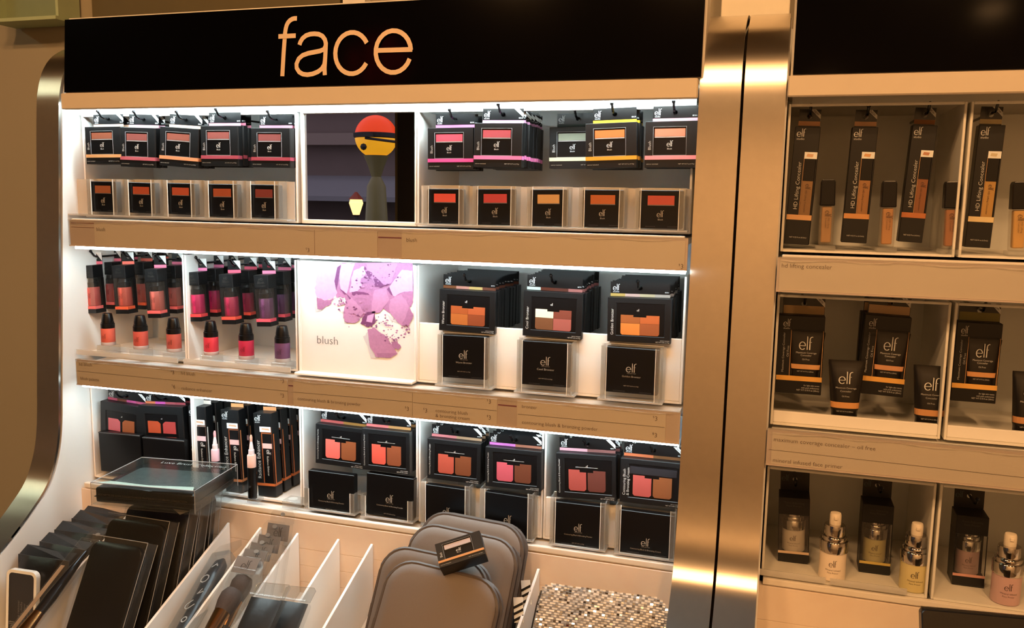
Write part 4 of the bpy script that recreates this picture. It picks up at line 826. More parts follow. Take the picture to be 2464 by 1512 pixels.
for tl, tr, bl, n, band, tabc, sm, gl, lab, bot in [((285, 315), (470, 310), (200, 1168), 2, (206, 160, 112), (226, 176, 136), (206, 170, 140), (132, 100, 64), 'with pale tan band, leftmost on the upper unlit shelf', (523, 500, 710, 1190, 104)),
      ((700, 318), (888, 314), (617, 1158), 1, (196, 140, 84), (236, 190, 150), (210, 160, 110), (146, 104, 62), 'with amber band, second from the post', (968, 940, 717, 1200, 112)),
      ((1140, 302), (1320, 300), (1030, 1152), 1, (176, 106, 58), (150, 96, 46), (186, 134, 104), (126, 78, 44), 'tilted with brown band, third from the post', (1424, 1400, 722, 1215, 116)),
      ((1625, 302), (1815, 302), (1515, 1192), 1, (216, 196, 148), (222, 206, 160), (200, 190, 160), (170, 132, 70), 'with ivory band, at the right end of the shelf', (1915, 1893, 728, 1235, 140))]:
    f = hang(qb, tl, tr, bl, 'A5', .042, QW, QH, n, .021, {'shade_band': C(*band), 'tab_band': C(*tabc), 'swatch_smear': C(*sm), 'bottle_glass': C(*gl)}, 'tall black concealer box '+lab, 'tall concealer boxes on the unlit shelf', qhz, .001, side=True, zmin=R1[0]-.018+.004)
    xt, xb, yt, yb, wd = bot; YB = .030; P = at(k('A5', xb, yb), YB); T = at(k('A5', xt, yt), YB); s = (T-P).length/.078
    t = thing('concealer_bottle', 'square concealer tester standing right of the box %s' % lab.split(',')[0], 'bottle', 'concealer testers', (P.x, YB, max(P.z, R1[0]-.018+.0035+.006))); t.scale = (s, s, s); t.rotation_euler = (0, math.atan2(T.x-P.x, T.z-P.z), 0)
    part('glass_body', MB().box(-.0082, .0082, -.0082, .0082, 0, .046), clear('thick_clear_plastic', (.96, .95, .93), .12, .05, .06, (220, 205, 180)), t, bev=.001)
    part('liquid', MB().box(-.0056, .0056, -.0056, .0056, .003, .0455), C(*[min(255, int(v*1.22)) for v in gl]), t, bev=.001)
    part('cap', MB().prism([(-.0085, .0465), (.0085, .0465), (.0080, .074), (.0066, .0775), (-.0066, .0775), (-.0080, .074)], -.0082, .0082), CASE, t, bev=.0012, seg=2)
    m = MB(); logo(m, -.0022, .0405, .0070, -.0085, -PI/2); text(m, 'HD Lifting', .0012, .0320, width=.012, y=-.0085, rot=-PI/2, off=-.01); text(m, 'Concealer', -.0018, .0320, width=.012, y=-.0085, rot=-PI/2, off=-.01); part('lettering', m, C(50, 36, 28), t)
    b = thing('acrylic_block', 'clear block under the concealer tester right of the box %s' % lab.split(',')[0], 'block', 'clear concealer blocks', (t.location.x, YB, R1[0]-.018+.0032)); part('block_body', MB().box(-.0115, .0115, -.012, .012, 0, .0058), ACR, b, bev=.0005)
# tube cartons
UWd, UH, UD = .0545, .089, .022
def tube_shape(w, h, mb=None):
    """squeeze tube: flat crimp at the top, oval shoulder and cap at the bottom"""
    rows = [(0, .36, .0085), (.10*h, .36, .0088), (.13*h, .385, .0095), (.14*h, .385, .0095), (.5*h, .43, .0085), (.85*h, .48, .0035), (.93*h, .495, .0012), (h, .5, .0012)]
    vs, fs, n = [], [], 16
    for z, hw, hd in rows:
        for i in range(n): a = 2*PI*i/n; c, s = math.cos(a), math.sin(a); vs.append((w*hw*math.copysign(abs(c)**.7, c), hd*math.copysign(abs(s)**.8, s), z))
    for j in range(len(rows)-1):
        for i in range(n): fs.append((j*n+i, j*n+(i+1) % n, (j+1)*n+(i+1) % n, (j+1)*n+i))
    fs.append(tuple(range(n-1, -1, -1))); fs.append(tuple((len(rows)-1)*n+i for i in range(n))); return (mb or MB()).add(vs, fs)
TUBEM = M('black_tube', (20, 17, 15), .33, noise=.1)
def tube_parts(t, w, h, Y, z0, skin, flat=False):
    mb = tube_shape(w, h); sc = .35 if flat else 1.0; mb.v = [(a, Y+b*sc, c+z0) for a, b, c in mb.v]; o = part('tube', mb, TUBEM, t, smooth=True)
    yf = Y-.0096*sc
    bd = MB(); n = 9
    for i in range(n):
        for j in (i, i+1): pass
    rows = [(z0+.155*h, .392), (z0+.262*h, .405)]
    vs = []
    for z, hw in rows:
        for i in range(n+1): a = PI*(1.06+.88*i/n); c, s = math.cos(a), math.sin(a); vs.append((w*hw*math.copysign(abs(c)**.7, c)*1.005, Y-.0093*sc*abs(s)**.8-.0004, z))
    part('skin_band', MB().add(vs, [(i, i+1, n+2+i, n+1+i) for i in range(n)]), C(*skin), t)
    m = MB(); logo(m, -.0085, z0+.60*h, .0150, yf-.0003)
    for s, wd, dz in (('Maximum Coverage', .56, .51), ('Concealer', .30, .45), ('Oil Free', .20, .36)): text(m, s, 0, z0+dz*h, width=w*wd, y=yf-.0003, align='c', off=-.012)
    text(m, 'NET WT 0.7 fl oz (20mL)', 0, z0+.09*h, width=w*.45, y=yf-.0003, align='c', off=-.01)
    part('lettering', m, PRINT, t)
for tl, tr, bl, n, tabc, skin, lab in [((228, 357), (564, 367), (198, 920), 1, (170, 142, 98), (206, 156, 104), 'upright with porcelain band nearest the post'), ((855, 352), (1192, 384), (793, 925), 2, (204, 172, 132), (200, 146, 104), 'tilted with sand band in the middle'), ((1524, 407), (1858, 412), (1472, 980), 1, (126, 120, 62), (202, 148, 96), 'with olive tab band at the right end of the shelf')]:
    t = thing('tube_box', 'black carton', 'carton', 'tube cartons on the unlit shelf'); a = UWd/2
    wx0, wx1, wz0, wz1 = -.0115, a-.0015, .0205, .073
    b = MB().frame(-a, a, 0, UH, wx0, wx1, wz0, wz1, 0, .0012); b.box(-a, a, .0035, UD, 0, UH); part('carton', b, CART, t, bev=.0005)
    for q in (wx0-.0005, wx1): part('window_edge', MB().box(q, q+.0005, -.0002, .0034, wz0, wz1), M('tan_card_edge', (206, 160, 110), .5), t)
    part('shade_band', MB().quad(-a, a, .0150, .0205, -.0005), C(226, 172, 84), t)
    mb, hz = tab_mesh(-.0235, a-.0005, UH, UH+.0205, UD-.0056, .002); part('hang_tab', mb, TABM, t); part('tab_band', MB().quad(-.0225, a-.001, UH+.0006, UH+.0100, UD-.0060), C(*tabc), t)
    q = thing('x', 'x', 'x'); tube_parts(q, .043, .050, .0026, .0212, skin, True)
    for ch in list(q.children): ch.parent = t; ch.location.x = (wx0+wx1)/2
    bpy.data.objects.remove(q)
    m = MB(); logo(m, -.0215, UH-.0125, .0085); text(m, 'studio', -.0215, UH-.0155, width=.008, off=-.01); text(m, 'Maximum Coverage Concealer', -.0190, .0245, width=.045, rot=PI/2, off=-.018); text(m, 'Oil Free', -.0135, .042, width=.0125, rot=PI/2, off=-.018)
    for i, s in enumerate(('for light skin tones', 'with pink undertones', 'NET WT 0.70 fl oz (20mL)')): text(m, s, a-.0025, .0095-.0028*i, h=.0018, align='r', off=-.01)
    m2 = [c for c in t.children if base(c) == 'lettering']
    part('box_lettering', m, PRINT, t); flash(t, a-.0005, UH+.0205, .0085, UD-.0062)
    hang(t, tl, tr, bl, 'A6', .050, UWd, UH, n, .0235, {}, 'black tube carton '+lab, 'tube cartons on the unlit shelf', hz, .002, side=True, zmin=R2[0]-.012+.004)
    for ch in list(t.children_recursive): bpy.data.objects.remove(ch)
    bpy.data.objects.remove(t)
for tl, tr, bl, skin, lab in [((560, 682), (827, 692), (566, 1080), (206, 150, 92), 'nearest the post'), ((1168, 717), (1446, 735), (1172, 1135), (196, 142, 92), 'in the middle of the unlit shelf'), ((1868, 762), (2150, 782), (1882, 1195), (190, 136, 88), 'cut by the right edge of view')]:
    t = thing('squeeze_tube', 'squeeze tube with tan band standing on its cap, %s' % lab, 'tube', 'concealer tube testers'); tube_parts(t, .0425, .0690, 0, 0, skin); part('cap_line', MB().lathe([(.0156, .0066), (.0156, .0070)], 20, sq=.6), M('cap_gap', (40, 36, 32), .4), t)
    kpl(t, 'A6', tl, tr, bl, .030, .0425, .0690, zmin=R2[0]-.012+.0035); t.rotation_euler[1] *= .5
# pump-bottle cartons and primers
VW, VH, VD = .0405, .098, .034
def primer(t, liq, sc=1, Y=0, z0=0, small=False):
    """frosted bottle with stepped chrome collar and cream pump"""
    n = 24; V = lambda P: MB().lathe([(r*sc, z*sc+z0) for r, z in P], n, (0, Y, 0))
    part('glass_body', V([(.0148, 0), (.0158, .001), (.0158, .0355), (.0150, .0360)]), M('frosted_glass_%d_%d_%d' % liq, liq, .35, noise=.03), t, smooth=True)
    part('chrome_collar', V([(.0166, .0355), (.0168, .0365), (.0168, .0490), (.0164, .0496), (.0146, .0500), (.0148, .0506), (.0148, .0545), (.0144, .0551), (.0124, .0556), (.0126, .0562), (.0124, .0660), (.0118, .0690), (.0072, .0695)]), CHROME, t, smooth=True)
    if not small: part('pump', V([(.0068, .0692), (.0068, .081), (.0060, .0835), (.003, .0842)]), M('cream_pump', (232, 220, 200), .4), t, smooth=True); part('nozzle', MB().box(-.0022, .0022, -.0084, -.006, .0765, .0805), M('cream_pump', (232, 220, 200), .4), t, bev=.0006)
    m = MB(); yf = Y-.0160*sc; logo(m, -.005*sc, z0+.019*sc, .0085*sc, yf); text(m, 'Mineral Infused', 0, z0+.0140*sc, width=.018*sc, y=yf, align='c', off=-.01); text(m, 'Face Primer', 0, z0+.0105*sc, width=.013*sc, y=yf, align='c', off=-.01); wrap(m, .0160*sc, Y); part('lettering', m, C(56, 46, 40), t)
for tl, tr, bl, liq, band, lab, px, yb, yt in [((238, 500), (478, 508), (228, 1058), (214, 202, 188), (206, 182, 156), 'with clear primer beside the post', 640, 1243, 738), ((886, 552), (1128, 560), (848, 1140), (190, 178, 128), (190, 168, 90), 'with yellow primer in the middle', 1268, 1333, 822), ((1610, 640), (1862, 655), (1565, 1240), (178, 148, 148), (200, 150, 140), 'with pink primer toward the right', 1985, 1428, 900)]:
    t = thing('primer_box', 'box', 'box', 'pump bottle cartons'); a = VW/2
    part('top_cap', MB().box(-a, a, 0, VD, VH-.026, VH), CART, t, bev=.0005); part('base', MB().box(-a, a, 0, VD, 0, .0130), CART, t, bev=.0005)
    part('back_panel', MB().box(-a, a, VD-.0008, VD, .013, VH-.026).box(-a, -a+.0008, 0, VD, .013, VH-.026).box(a-.0008, a, VD*.6, VD, .013, VH-.026).box(a-.0010, a, -.0002, .001, .013, VH-.026), CART, t)
    part('window', MB().box(-a+.0008, a-.001, .0002, .0006, .013, VH-.026), FILM, t); part('shade_band', MB().quad(-a, a, .0130, .0168, -.0004), C(*band), t)
    q = thing('x', 'x', 'x'); primer(q, liq, .96, VD/2, .0135, True)
    for ch in list(q.children): ch.parent = t
    bpy.data.objects.remove(q)
    mb, hz = tab_mesh(-a+.002, a, VH, VH+.028, VD-.0006, .001); part('hang_tab', mb, TABM, t)
    m = MB(); logo(m, -a+.004, VH+.014, .0095, VD-.001); part('tab_lettering', m, M('teal_print', (70, 86, 88), .5), t)
    m = MB(); text(m, 'Tone Adjusting', 0, VH-.009, width=.026, align='c', off=-.01); text(m, 'Face Primer', 0, VH-.0135, width=.020, align='c', off=-.01); part('box_lettering', m, DPRINT, t)
    hang(t, tl, tr, bl, 'A7', .052, VW, VH, 1, .02, {}, 'black pump bottle carton '+lab, 'pump bottle cartons', hz, .001, side=True, zmin=R3[0]+.004)
    for ch in list(t.children_recursive): bpy.data.objects.remove(ch)
    bpy.data.objects.remove(t)
    P = at(k('A7', px, yb), .012); T = at(k('A7', px+(8 if px < 1000 else 14), yt), .012); s = (T.z-P.z)/.0842
    t = thing('primer_bottle', 'pump bottle %s standing open with chrome collar' % lab, 'bottle', 'primer testers', (P.x, .024, R3[0]+.0035)); primer(t, tuple(min(255, int(v*1.12)) for v in liq)); t.scale = (s,)*3
for i, (a, b) in enumerate(((150, 1120), (760, 1400))):
    P, Q2 = at(k('A7', a+10, 1225+i*60), .002), at(k('A7', a+300, 1250+i*60), .002)
    t = thing('acrylic_rail', 'clear acrylic rail on the lowest unlit shelf by the %s primer' % ('clear', 'yellow')[i], 'rail', None, ((P.x+Q2.x)/2, .006, R3[0]+.0032)); part('rail_front', MB().box(-.045, .045, -.0058, -.0044, 0, .008), FROST, t)
# ================================================================ SLANTED BINS
def floor_z(y): return BZ0+SLOPE*y
DV = [(.1005, 'left of the brush cases'), (.2825, 'right of the brush cases'), (.3405, 'left of the grey tagged brush packets'), (.4065, 'right of the grey tagged brush packets'), (.4765, 'between the two empty bins'), (.5325, 'just left of the grey zip cases'), (.791, 'left of the sequin pouch')]
for x, lab in DV:
    t = part('bin_divider', MB().prismx([(-.0012, .982), (-.0012, floor_z(0)+.0006), (-.43, floor_z(-.43)+.0008), (-.43, .982-.43*SLOPE)], -.0020, .0020), WHITE, None, bev=.0008, seg=2); t.location.x = x; tag(t, 'thin white slanted bin divider %s' % lab, 'divider', 'slanted bin dividers')
# wipes packs
PLAS = M('black_pack_plastic', (16, 16, 18), .34, noise=.2, scale=60, bump=.5)
def pillow(w, h, d, n=8):
    vs, fs = [], []
    for s in (-1, 1):
        for j in range(n+1):
            for i in range(n+1):
                u, v = i/n*2-1, j/n*2-1; b = ((1-u**4)*(1-v**4))**.5; vs.append((u*w/2*(1-.03*(1-abs(v))), s*d/2*b+s*.0008, (v+1)/2*h))
    m = (n+1)**2
    for s in range(2):
        for j in range(n):
            for i in range(n): q = s*m+j*(n+1)+i; fs.append((q, q+1, q+n+2, q+n+1))
    for i in range(n): fs += [(i, i+1, m+i+1, m+i), (n*(n+1)+i, n*(n+1)+i+1, m+n*(n+1)+i+1, m+n*(n+1)+i)]; a, b = i*(n+1), (i+1)*(n+1); fs += [(a, b, m+b, m+a), (a+n, b+n, m+b+n, m+a+n)]
    return MB().add(vs, fs)
for i, (y, zt, rz, wv) in enumerate([(-.148, .952, .05, .092), (-.112, .957, -.04, .092), (-.078, .965, .05, .090), (-.048, .972, -.05, .088), (-.020, .976, .03, .086)]):
    zb = floor_z(y-.02)+.006; h = zt-zb
    t = thing('wipes_pack', 'soft black wipes pack, %s in the left bin' % ['front one with the white framed label', 'second from front', 'third from front', 'fourth from front', 'rearmost and against the back boards'][i], 'pack', 'black wipes packs in the left bin', (.050, y, zb)); t.rotation_euler = (-.10, 0, rz)
    part('pouch', pillow(wv, h-.006, .028), PLAS, t, smooth=True)
    part('top_seam', MB().add([(-wv/2, -.001, h-.008), (wv/2, -.001, h-.008), (wv/2, .016, h+.001), (wv*.1, .018, h-.001), (-wv*.2, .020, h+.003), (-wv/2, .017, h+.004), (-wv/2, .001, h-.009), (wv/2, .001, h-.009), (wv/2, .0165, h), (wv*.1, .0185, h-.002), (-wv*.2, .0205, h+.002), (-wv/2, .0175, h+.003)], [(0, 1, 2, 3, 4, 5), (11, 10, 9, 8, 7, 6), (0, 6, 7, 1), (1, 7, 8, 2), (2, 8, 9, 3), (3, 9, 10, 4), (4, 10, 11, 5), (5, 11, 6, 0)]), PLAS, t)
    if i == 0:
        fr = MB(); O = rrect(-.046, .008, .008, h-.022, .009, 5); I = rrect(-.0415, .0035, .0125, h-.0265, .006, 5); n = len(O)
        fr.add([(a, -.022, b) for a, b in O]+[(a, -.022, b) for a, b in I]+[(a, -.014, b) for a, b in O], [(j, (j+1) % n, n+(j+1) % n, n+j) for j in range(n)]+[(j, 2*n+j, 2*n+(j+1) % n, (j+1) % n) for j in range(n)])
        part('label_frame', fr, FLASH, t, label='white rounded label frame'); part('label_face', MB().prism(I, -.0212, -.014), M('charcoal_label', (34, 32, 30), .5), t)
        m = MB(); logo(m, -.0300, .018, .014, -.0216, PI/2)
        for j in range(5): text(m, ['makeup remover', 'cleansing cloths', 'for all skin types', 'vitamin enriched', 'gentle formula'][j], -.022+.0052*j, .024, width=.040-.002*j, y=-.0216, rot=PI/2, off=-.01)
        part('lettering', m, GPRINT, t)
# hard black brush cases in clear sleeves
def lean_slab(t, P, w, L, d, lean, roll=0.0):
    frame_mat(t, P, (1, 0, -roll), (roll, math.sin(lean), math.cos(lean)))
GLOSSB = M('gloss_black_case', (7, 7, 8), .22, noise=.2, scale=15)
for i, (xc, y, zt, w, lean, lab) in enumerate([(.214, -.150, .998, .096, .50, 'front and largest in view'), (.208, -.104, 1.014, .110, .40, 'behind the front one with an orange glint'), (.217, -.072, 1.026, .116, .33, 'third back'), (.217, -.045, 1.034, .118, .27, 'fourth back'), (.217, -.018, 1.036, .118, .20, 'rearmost under the boxed brush set')]):
    L = .185 if i else .20; d = .022; Z = Vector((0, math.sin(lean), math.cos(lean))); Pb = Vector((xc, y, zt))-Z*L
    L2 = min(L, (zt-floor_z(y-L*math.sin(lean)-.01)-.012)/math.cos(lean)); Pb = Vector((xc, y, zt))-Z*L2
    t = thing('brush_case', 'black brush case in a clear sleeve, %s' % lab, 'case', 'sleeved black brush cases'); lean_slab(t, Pb, w, L2, d, lean)
    part('case_body', MB().prism(rrect(-w/2+.002, w/2-.006, .002, L2-.003, .014, 5), -d/2+.002, d/2-.002), GLOSSB, t, bev=.003, seg=2, smooth=True)
    part('zip_line', MB().prism(rrect(-w/2+.0015, w/2-.0055, .0015, L2-.0025, .0145, 5), -.001, .001), M('dark_seam', (28, 26, 25), .3), t)
    part('clear_sleeve', MB().box(-w/2, w/2, -d/2, d/2, 0, L2+.004), BAG, t, bev=.001)
    for a, b in ((w/2, -d/2), (w/2, d/2)): part('sleeve_edge', MB().tube([(a, b, 0), (a, b, L2+.004)], .0005, 4), M('film_edge', (150, 152, 154), .2), t)
    part('sleeve_edge', MB().tube([(-w/2, -d/2, L2+.004), (w/2, -d/2, L2+.004)], .0005, 4), M('film_edge', (150, 152, 154), .2), t)
    if i == 0: part('snap_tag', MB().prism(rrect(w/2-.0145, w/2-.0125, .05, .072, .0008, 2), -d/2+.0005, -d/2+.002), M('dull_silver', (130, 128, 128), .3, .5), t)
    if i > 1: part('price_flap', MB().add([(w/2-.03, -d/2-.0003, L2-.001), (w/2-.001, -d/2-.0003, L2-.001), (w/2-.016, -d/2-.0003, L2-.008)], [(0, 1, 2)]), GREYW, t)
# boxed brush set lying across them
zt, zb = 1.0785, 1.0440
Q = [onz(a, zt) for a in ((228.6, 1163), (471, 1183), (566, 1118.6), (334, 1098.6))]; cen = sum(Q, Vector())/4; xv = (Q[1]-Q[0]).normalized(); w = ((Q[1]-Q[0]).length+(Q[2]-Q[3]).length)/2; yv = Vector((-xv.y, xv.x, 0)); dp = ((Q[3]-Q[0]).length+(Q[2]-Q[1]).length)/2*.98
t = thing('brush_set_box', 'clear boxed brush set lying flat on top of the sleeved brush cases', 'box', None); frame_mat(t, (cen.x, cen.y, zb), xv, (0, 0, 1)); hh = zt-zb
part('black_case', MB().box(-w/2+.004, w/2-.004, -dp/2+.003, dp/2-.003, .004, hh-.008), GLOSSB, t, bev=.004, seg=3, smooth=True)
part('lid_window', MB().prism([(a, b) for a, b in rrect(-w/2+.016, w/2-.012, 0, dp*.62, .008, 4)], hh-.0078, hh-.0072), M('cloudy_lid', (70, 86, 84), .35, scale=80, c2=(10, 14, 16)), t).data.transform(Matrix(((1, 0, 0, 0), (0, 0, 1, -dp/2+.022), (0, 1, 0, 0), (0, 0, 0, 1))))
part('lid_seam', MB().box(-w/2+.003, w/2-.003, -dp/2+.0022, dp/2-.003, .0125, .0135), M('dark_seam', (28, 26, 25), .3), t)
part('clear_box', MB().box(-w/2, w/2, -dp/2, dp/2, .001, hh), clear('clear_box_plastic', (.95, .97, .97), .16, .04, .015, (190, 215, 212)), t, bev=.0015)
part('bottom_flange', MB().box(-w/2-.002, w/2+.022, -dp/2-.002, dp/2+.004, -.0005, .0006), BAG, t)
EDG = M('film_edge', (150, 152, 154), .2)
cr = [(-w/2, -dp/2), (w/2, -dp/2), (w/2, dp/2), (-w/2, dp/2)]
for a, b in zip(cr, cr[1:]+cr[:1]): part('box_edge', MB().tube([(a[0], a[1], hh), (b[0], b[1], hh)], .0006, 4), EDG, t)
for a in cr[:3]: part('box_edge', MB().tube([(a[0], a[1], 0), (a[0], a[1], hh)], .0006, 4), EDG, t)
m = MB(); tm = MB(); text(tm, 'Luxe Brush Collection', 0, 0, width=w*.66, off=-.012); m.add([(a-w*.22, b+dp*.36, hh+.0004) for a, _, b in tm.v] if False else [(a-w*.22, c+dp*.33, hh+.0004) for a, _, c in tm.v], tm.f); part('lettering', m, M('pale_print', (150, 160, 160), .4), t)
m = MB(); text(m, 'POCHETTE DE LUXE COLLECTION DE PINCEAUX LUXE BRUSH COLLECTION', 0, .016, width=w*.86, y=-dp/2-.0006, align='c', off=0); part('side_print', m, DPRINT, t)
part('sheen_fold', MB().add([(-w/2+.004, -dp/2+.003, hh-.001), (w/2-.004, -dp/2+.003, hh-.001), (w/2-.012, -dp/2+.020, hh-.002), (0, -dp/2+.012, hh-.002), (-w/2+.02, -dp/2+.018, hh-.002)], [(0, 1, 2, 3, 4)]), M('pale_lid_sheen', (188, 212, 202), .4), t)  # highlight along the lid front, painted as a flat pale strip
# brush packets
CARDG = M('grey_header_card', (112, 108, 106), .45, noise=.06); BRIST = M('brown_bristles', (58, 46, 40), .8, noise=.35, scale=400); FERR = M('copper_ferrule', (176, 124, 76), .22, 1); HAND = M('dark_brush_handle', (22, 18, 17), .25)
def brush(t, z0, s=1.0, y=0, x=0):
    part('handle', MB().lathe([(.003*s, z0), (.0068*s, z0+.006*s), (.0072*s, z0+.05*s), (.0085*s, z0+.062*s)], 14, (x, y, 0)), HAND, t, smooth=True)
    part('ferrule', MB().lathe([(.0088*s, z0+.062*s), (.0098*s, z0+.075*s), (.0112*s, z0+.098*s)], 16, (x, y, 0)), FERR, t, smooth=True)
    part('bristles', MB().lathe([(.0112*s, z0+.098*s), (.0145*s, z0+.112*s), (.0150*s, z0+.122*s), (.0115*s, z0+.131*s), (.004*s, z0+.134*s)], 16, (x, y, 0)), BRIST, t, smooth=True)
def packet(name, label, group, P, Z, w, L, card=True, br=True, roll=0, dark=False):
    t = thing(name, label, 'brush', group); frame_mat(t, P, (1, 0, roll), Z)
    part('clear_bag', MB().box(-w/2, w/2, -.0080 if br else -.004, .0085 if br else .003, -L, .0), BAG, t, bev=.002, seg=2)
    part('hang_flap', MB().prism([(-w/2, 0), (w/2, 0), (w/2, .012), (w/2-.006, .020), (-w/2+.006, .020), (-w/2, .012)], .0025, .0031), BAG, t)
    part('flap_hole', MB().prism([(.004*math.cos(i*PI/4), .012+.003*math.sin(i*PI/4)) for i in range(8)], .0018, .0023), M('flap_hole_rim', (120, 120, 118), .4), t)
    if card:
        part('header_card', MB().box(-w/2+.002, w/2-.002, -.0092 if br else -.0052, -.0086 if br else -.0046, -.026, -.002), CARDG, t)
        m = MB(); logo(m, -.006, -.020, .0135, -.0096 if br else -.0056, n=12); part('lettering', m, M('dark_card_ink', (44, 42, 42), .6), t)
    if br: brush(t, -L+.006, min(1.0, (L-.03 if card else L-.008)/.134), .001)
    return t
bx = .3745
Zs = Vector((0, .80, .60))
for i, (px, L) in enumerate([((676, 1258), .10), ((655, 1287), .115), ((637, 1307), .13), ((622, 1324), .14), ((607, 1345), .165)]):
    P = at(px, (-.026, -.044, -.062, -.080, -.102)[i])
    zz = Zs if i else Vector((0, .45, .9)); zz = Vector((0, .30+.10*i, .95-.07*i)).normalized()
    L = min(L, (P.z-floor_z(P.y-L*zz.y)-.02)/zz.z)
    packet('brush_packet', 'clear packet with grey header card, %s among tagged brushes' % ['rearmost and highest', 'second from the back', 'third from the back', 'fourth from the back', 'front one with a round brush'][i], 'grey tagged brush packets', P, zz, .041, L, True, i == 4)
# loose front brush with gold ferrule and the black shiny pouches
t = packet('brush_packet', 'clear packet of a round brush with glowing copper ferrule at the front of the bin', 'bagged brushes', at((592, 1375), -.126), (0.06, .86, .51), .040, .17, False, True)
def pouch(px, x, y, w, L, label, Z=(0.10, .80, .59)):
    P = at(px, y); P = Vector((P.x, y, P.z)); t = thing('brush_pouch', label, 'pouch', 'shiny black brush pouches'); frame_mat(t, P, (1, 0.05, 0), Z)
    b = pillow(w, L, .016, 6); b.v = [(a*(1-.15*max(0, -c/L)), q, c-L) for a, q, c in b.v]; part('black_pouch', b, PLAS, t, smooth=True)
    part('clear_wrap', MB().box(-w/2-.002, w/2+.002, -.0105, .0105, -L, .002), BAG, t, bev=.003, seg=2)
    part('hang_flap', MB().prism([(-w/2, .002), (w/2+.002, .002), (w/2+.004, .020), (w/2, .024), (-w/2+.004, .022), (-w/2, .018)], .0, .0006), clear('flap_plastic', (.95, .96, .96), .2, .08, .04), t)
    part('flap_edge', MB().tube([(-w/2, 0, .018), (-w/2+.004, 0, .022), (w/2, 0, .024), (w/2+.004, 0, .020), (w/2+.002, 0, .002)], .0004, 4), M('film_edge', (150, 152, 154), .2), t)
    return t
pouch((642, 1442), 0, -.158, .046, .16, 'black brush pouch with a raised flap at the front of the tagged bin')
pouch((708, 1450), 0, -.125, .042, .15, 'black brush pouch in shiny wrap leaning in the bin right of the tagged packets', (0.06, .78, .62))
# long bag in the narrow bin; silver squiggles paint its print and wavy reflections
SILV = M('silver_blue_squiggle', (196, 206, 214), .25, .4)
P = Vector((.312, -.060, .952)); t = thing('brush_bag', 'long clear bag with curly silver squiggles in the narrow bin', 'bag', None); frame_mat(t, P, (.95, .0, .3), (.0, .90, .44))
part('dark_brush', MB().lathe([(.004, -.26), (.009, -.22), (.010, -.10), (.013, -.04), (.010, -.01), (.003, 0)], 14, (0, .004, 0)), HAND, t, smooth=True)
part('clear_bag', MB().box(-.017, .017, -.009, .013, -.27, .006), clear('blue_bag_plastic', (.92, .95, .97), .2, .08, .08, (170, 182, 194)), t, bev=.003, seg=2)
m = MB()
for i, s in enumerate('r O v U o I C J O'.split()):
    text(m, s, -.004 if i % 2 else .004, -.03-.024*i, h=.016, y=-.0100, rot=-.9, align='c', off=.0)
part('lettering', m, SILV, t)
part('bag_end', MB().prism([(-.017, .006), (.017, .006), (.026, .02), (.018, .034), (-.02, .028), (-.024, .016)], 0, .0006), BAG, t)
t = packet('brush_packet', 'clear packet lying against the white divider between the wipes and the brush cases', 'bagged brushes', at((222, 1300), -.115), (0.0, .86, .51), .036, .22, False, False)
part('tan_card', MB().box(-.0165, -.0095, -.0025, -.0019, -.215, -.05), M('tan_card', (150, 124, 96), .6), t)
part('handle', MB().lathe([(.0075, -.125), (.0085, -.10), (.0065, -.06), (.0035, -.022), (.001, -.018)], 14, (.004, .001, 0)), HAND, t, smooth=True); part('ferrule', MB().lathe([(.0100, -.175), (.0095, -.15), (.0078, -.125)], 16, (.004, .001, 0)), FERR, t, smooth=True); part('bristles', MB().lathe([(.004, -.213), (.011, -.205), (.0125, -.19), (.0100, -.175)], 16, (.004, .001, 0)), BRIST, t, smooth=True)
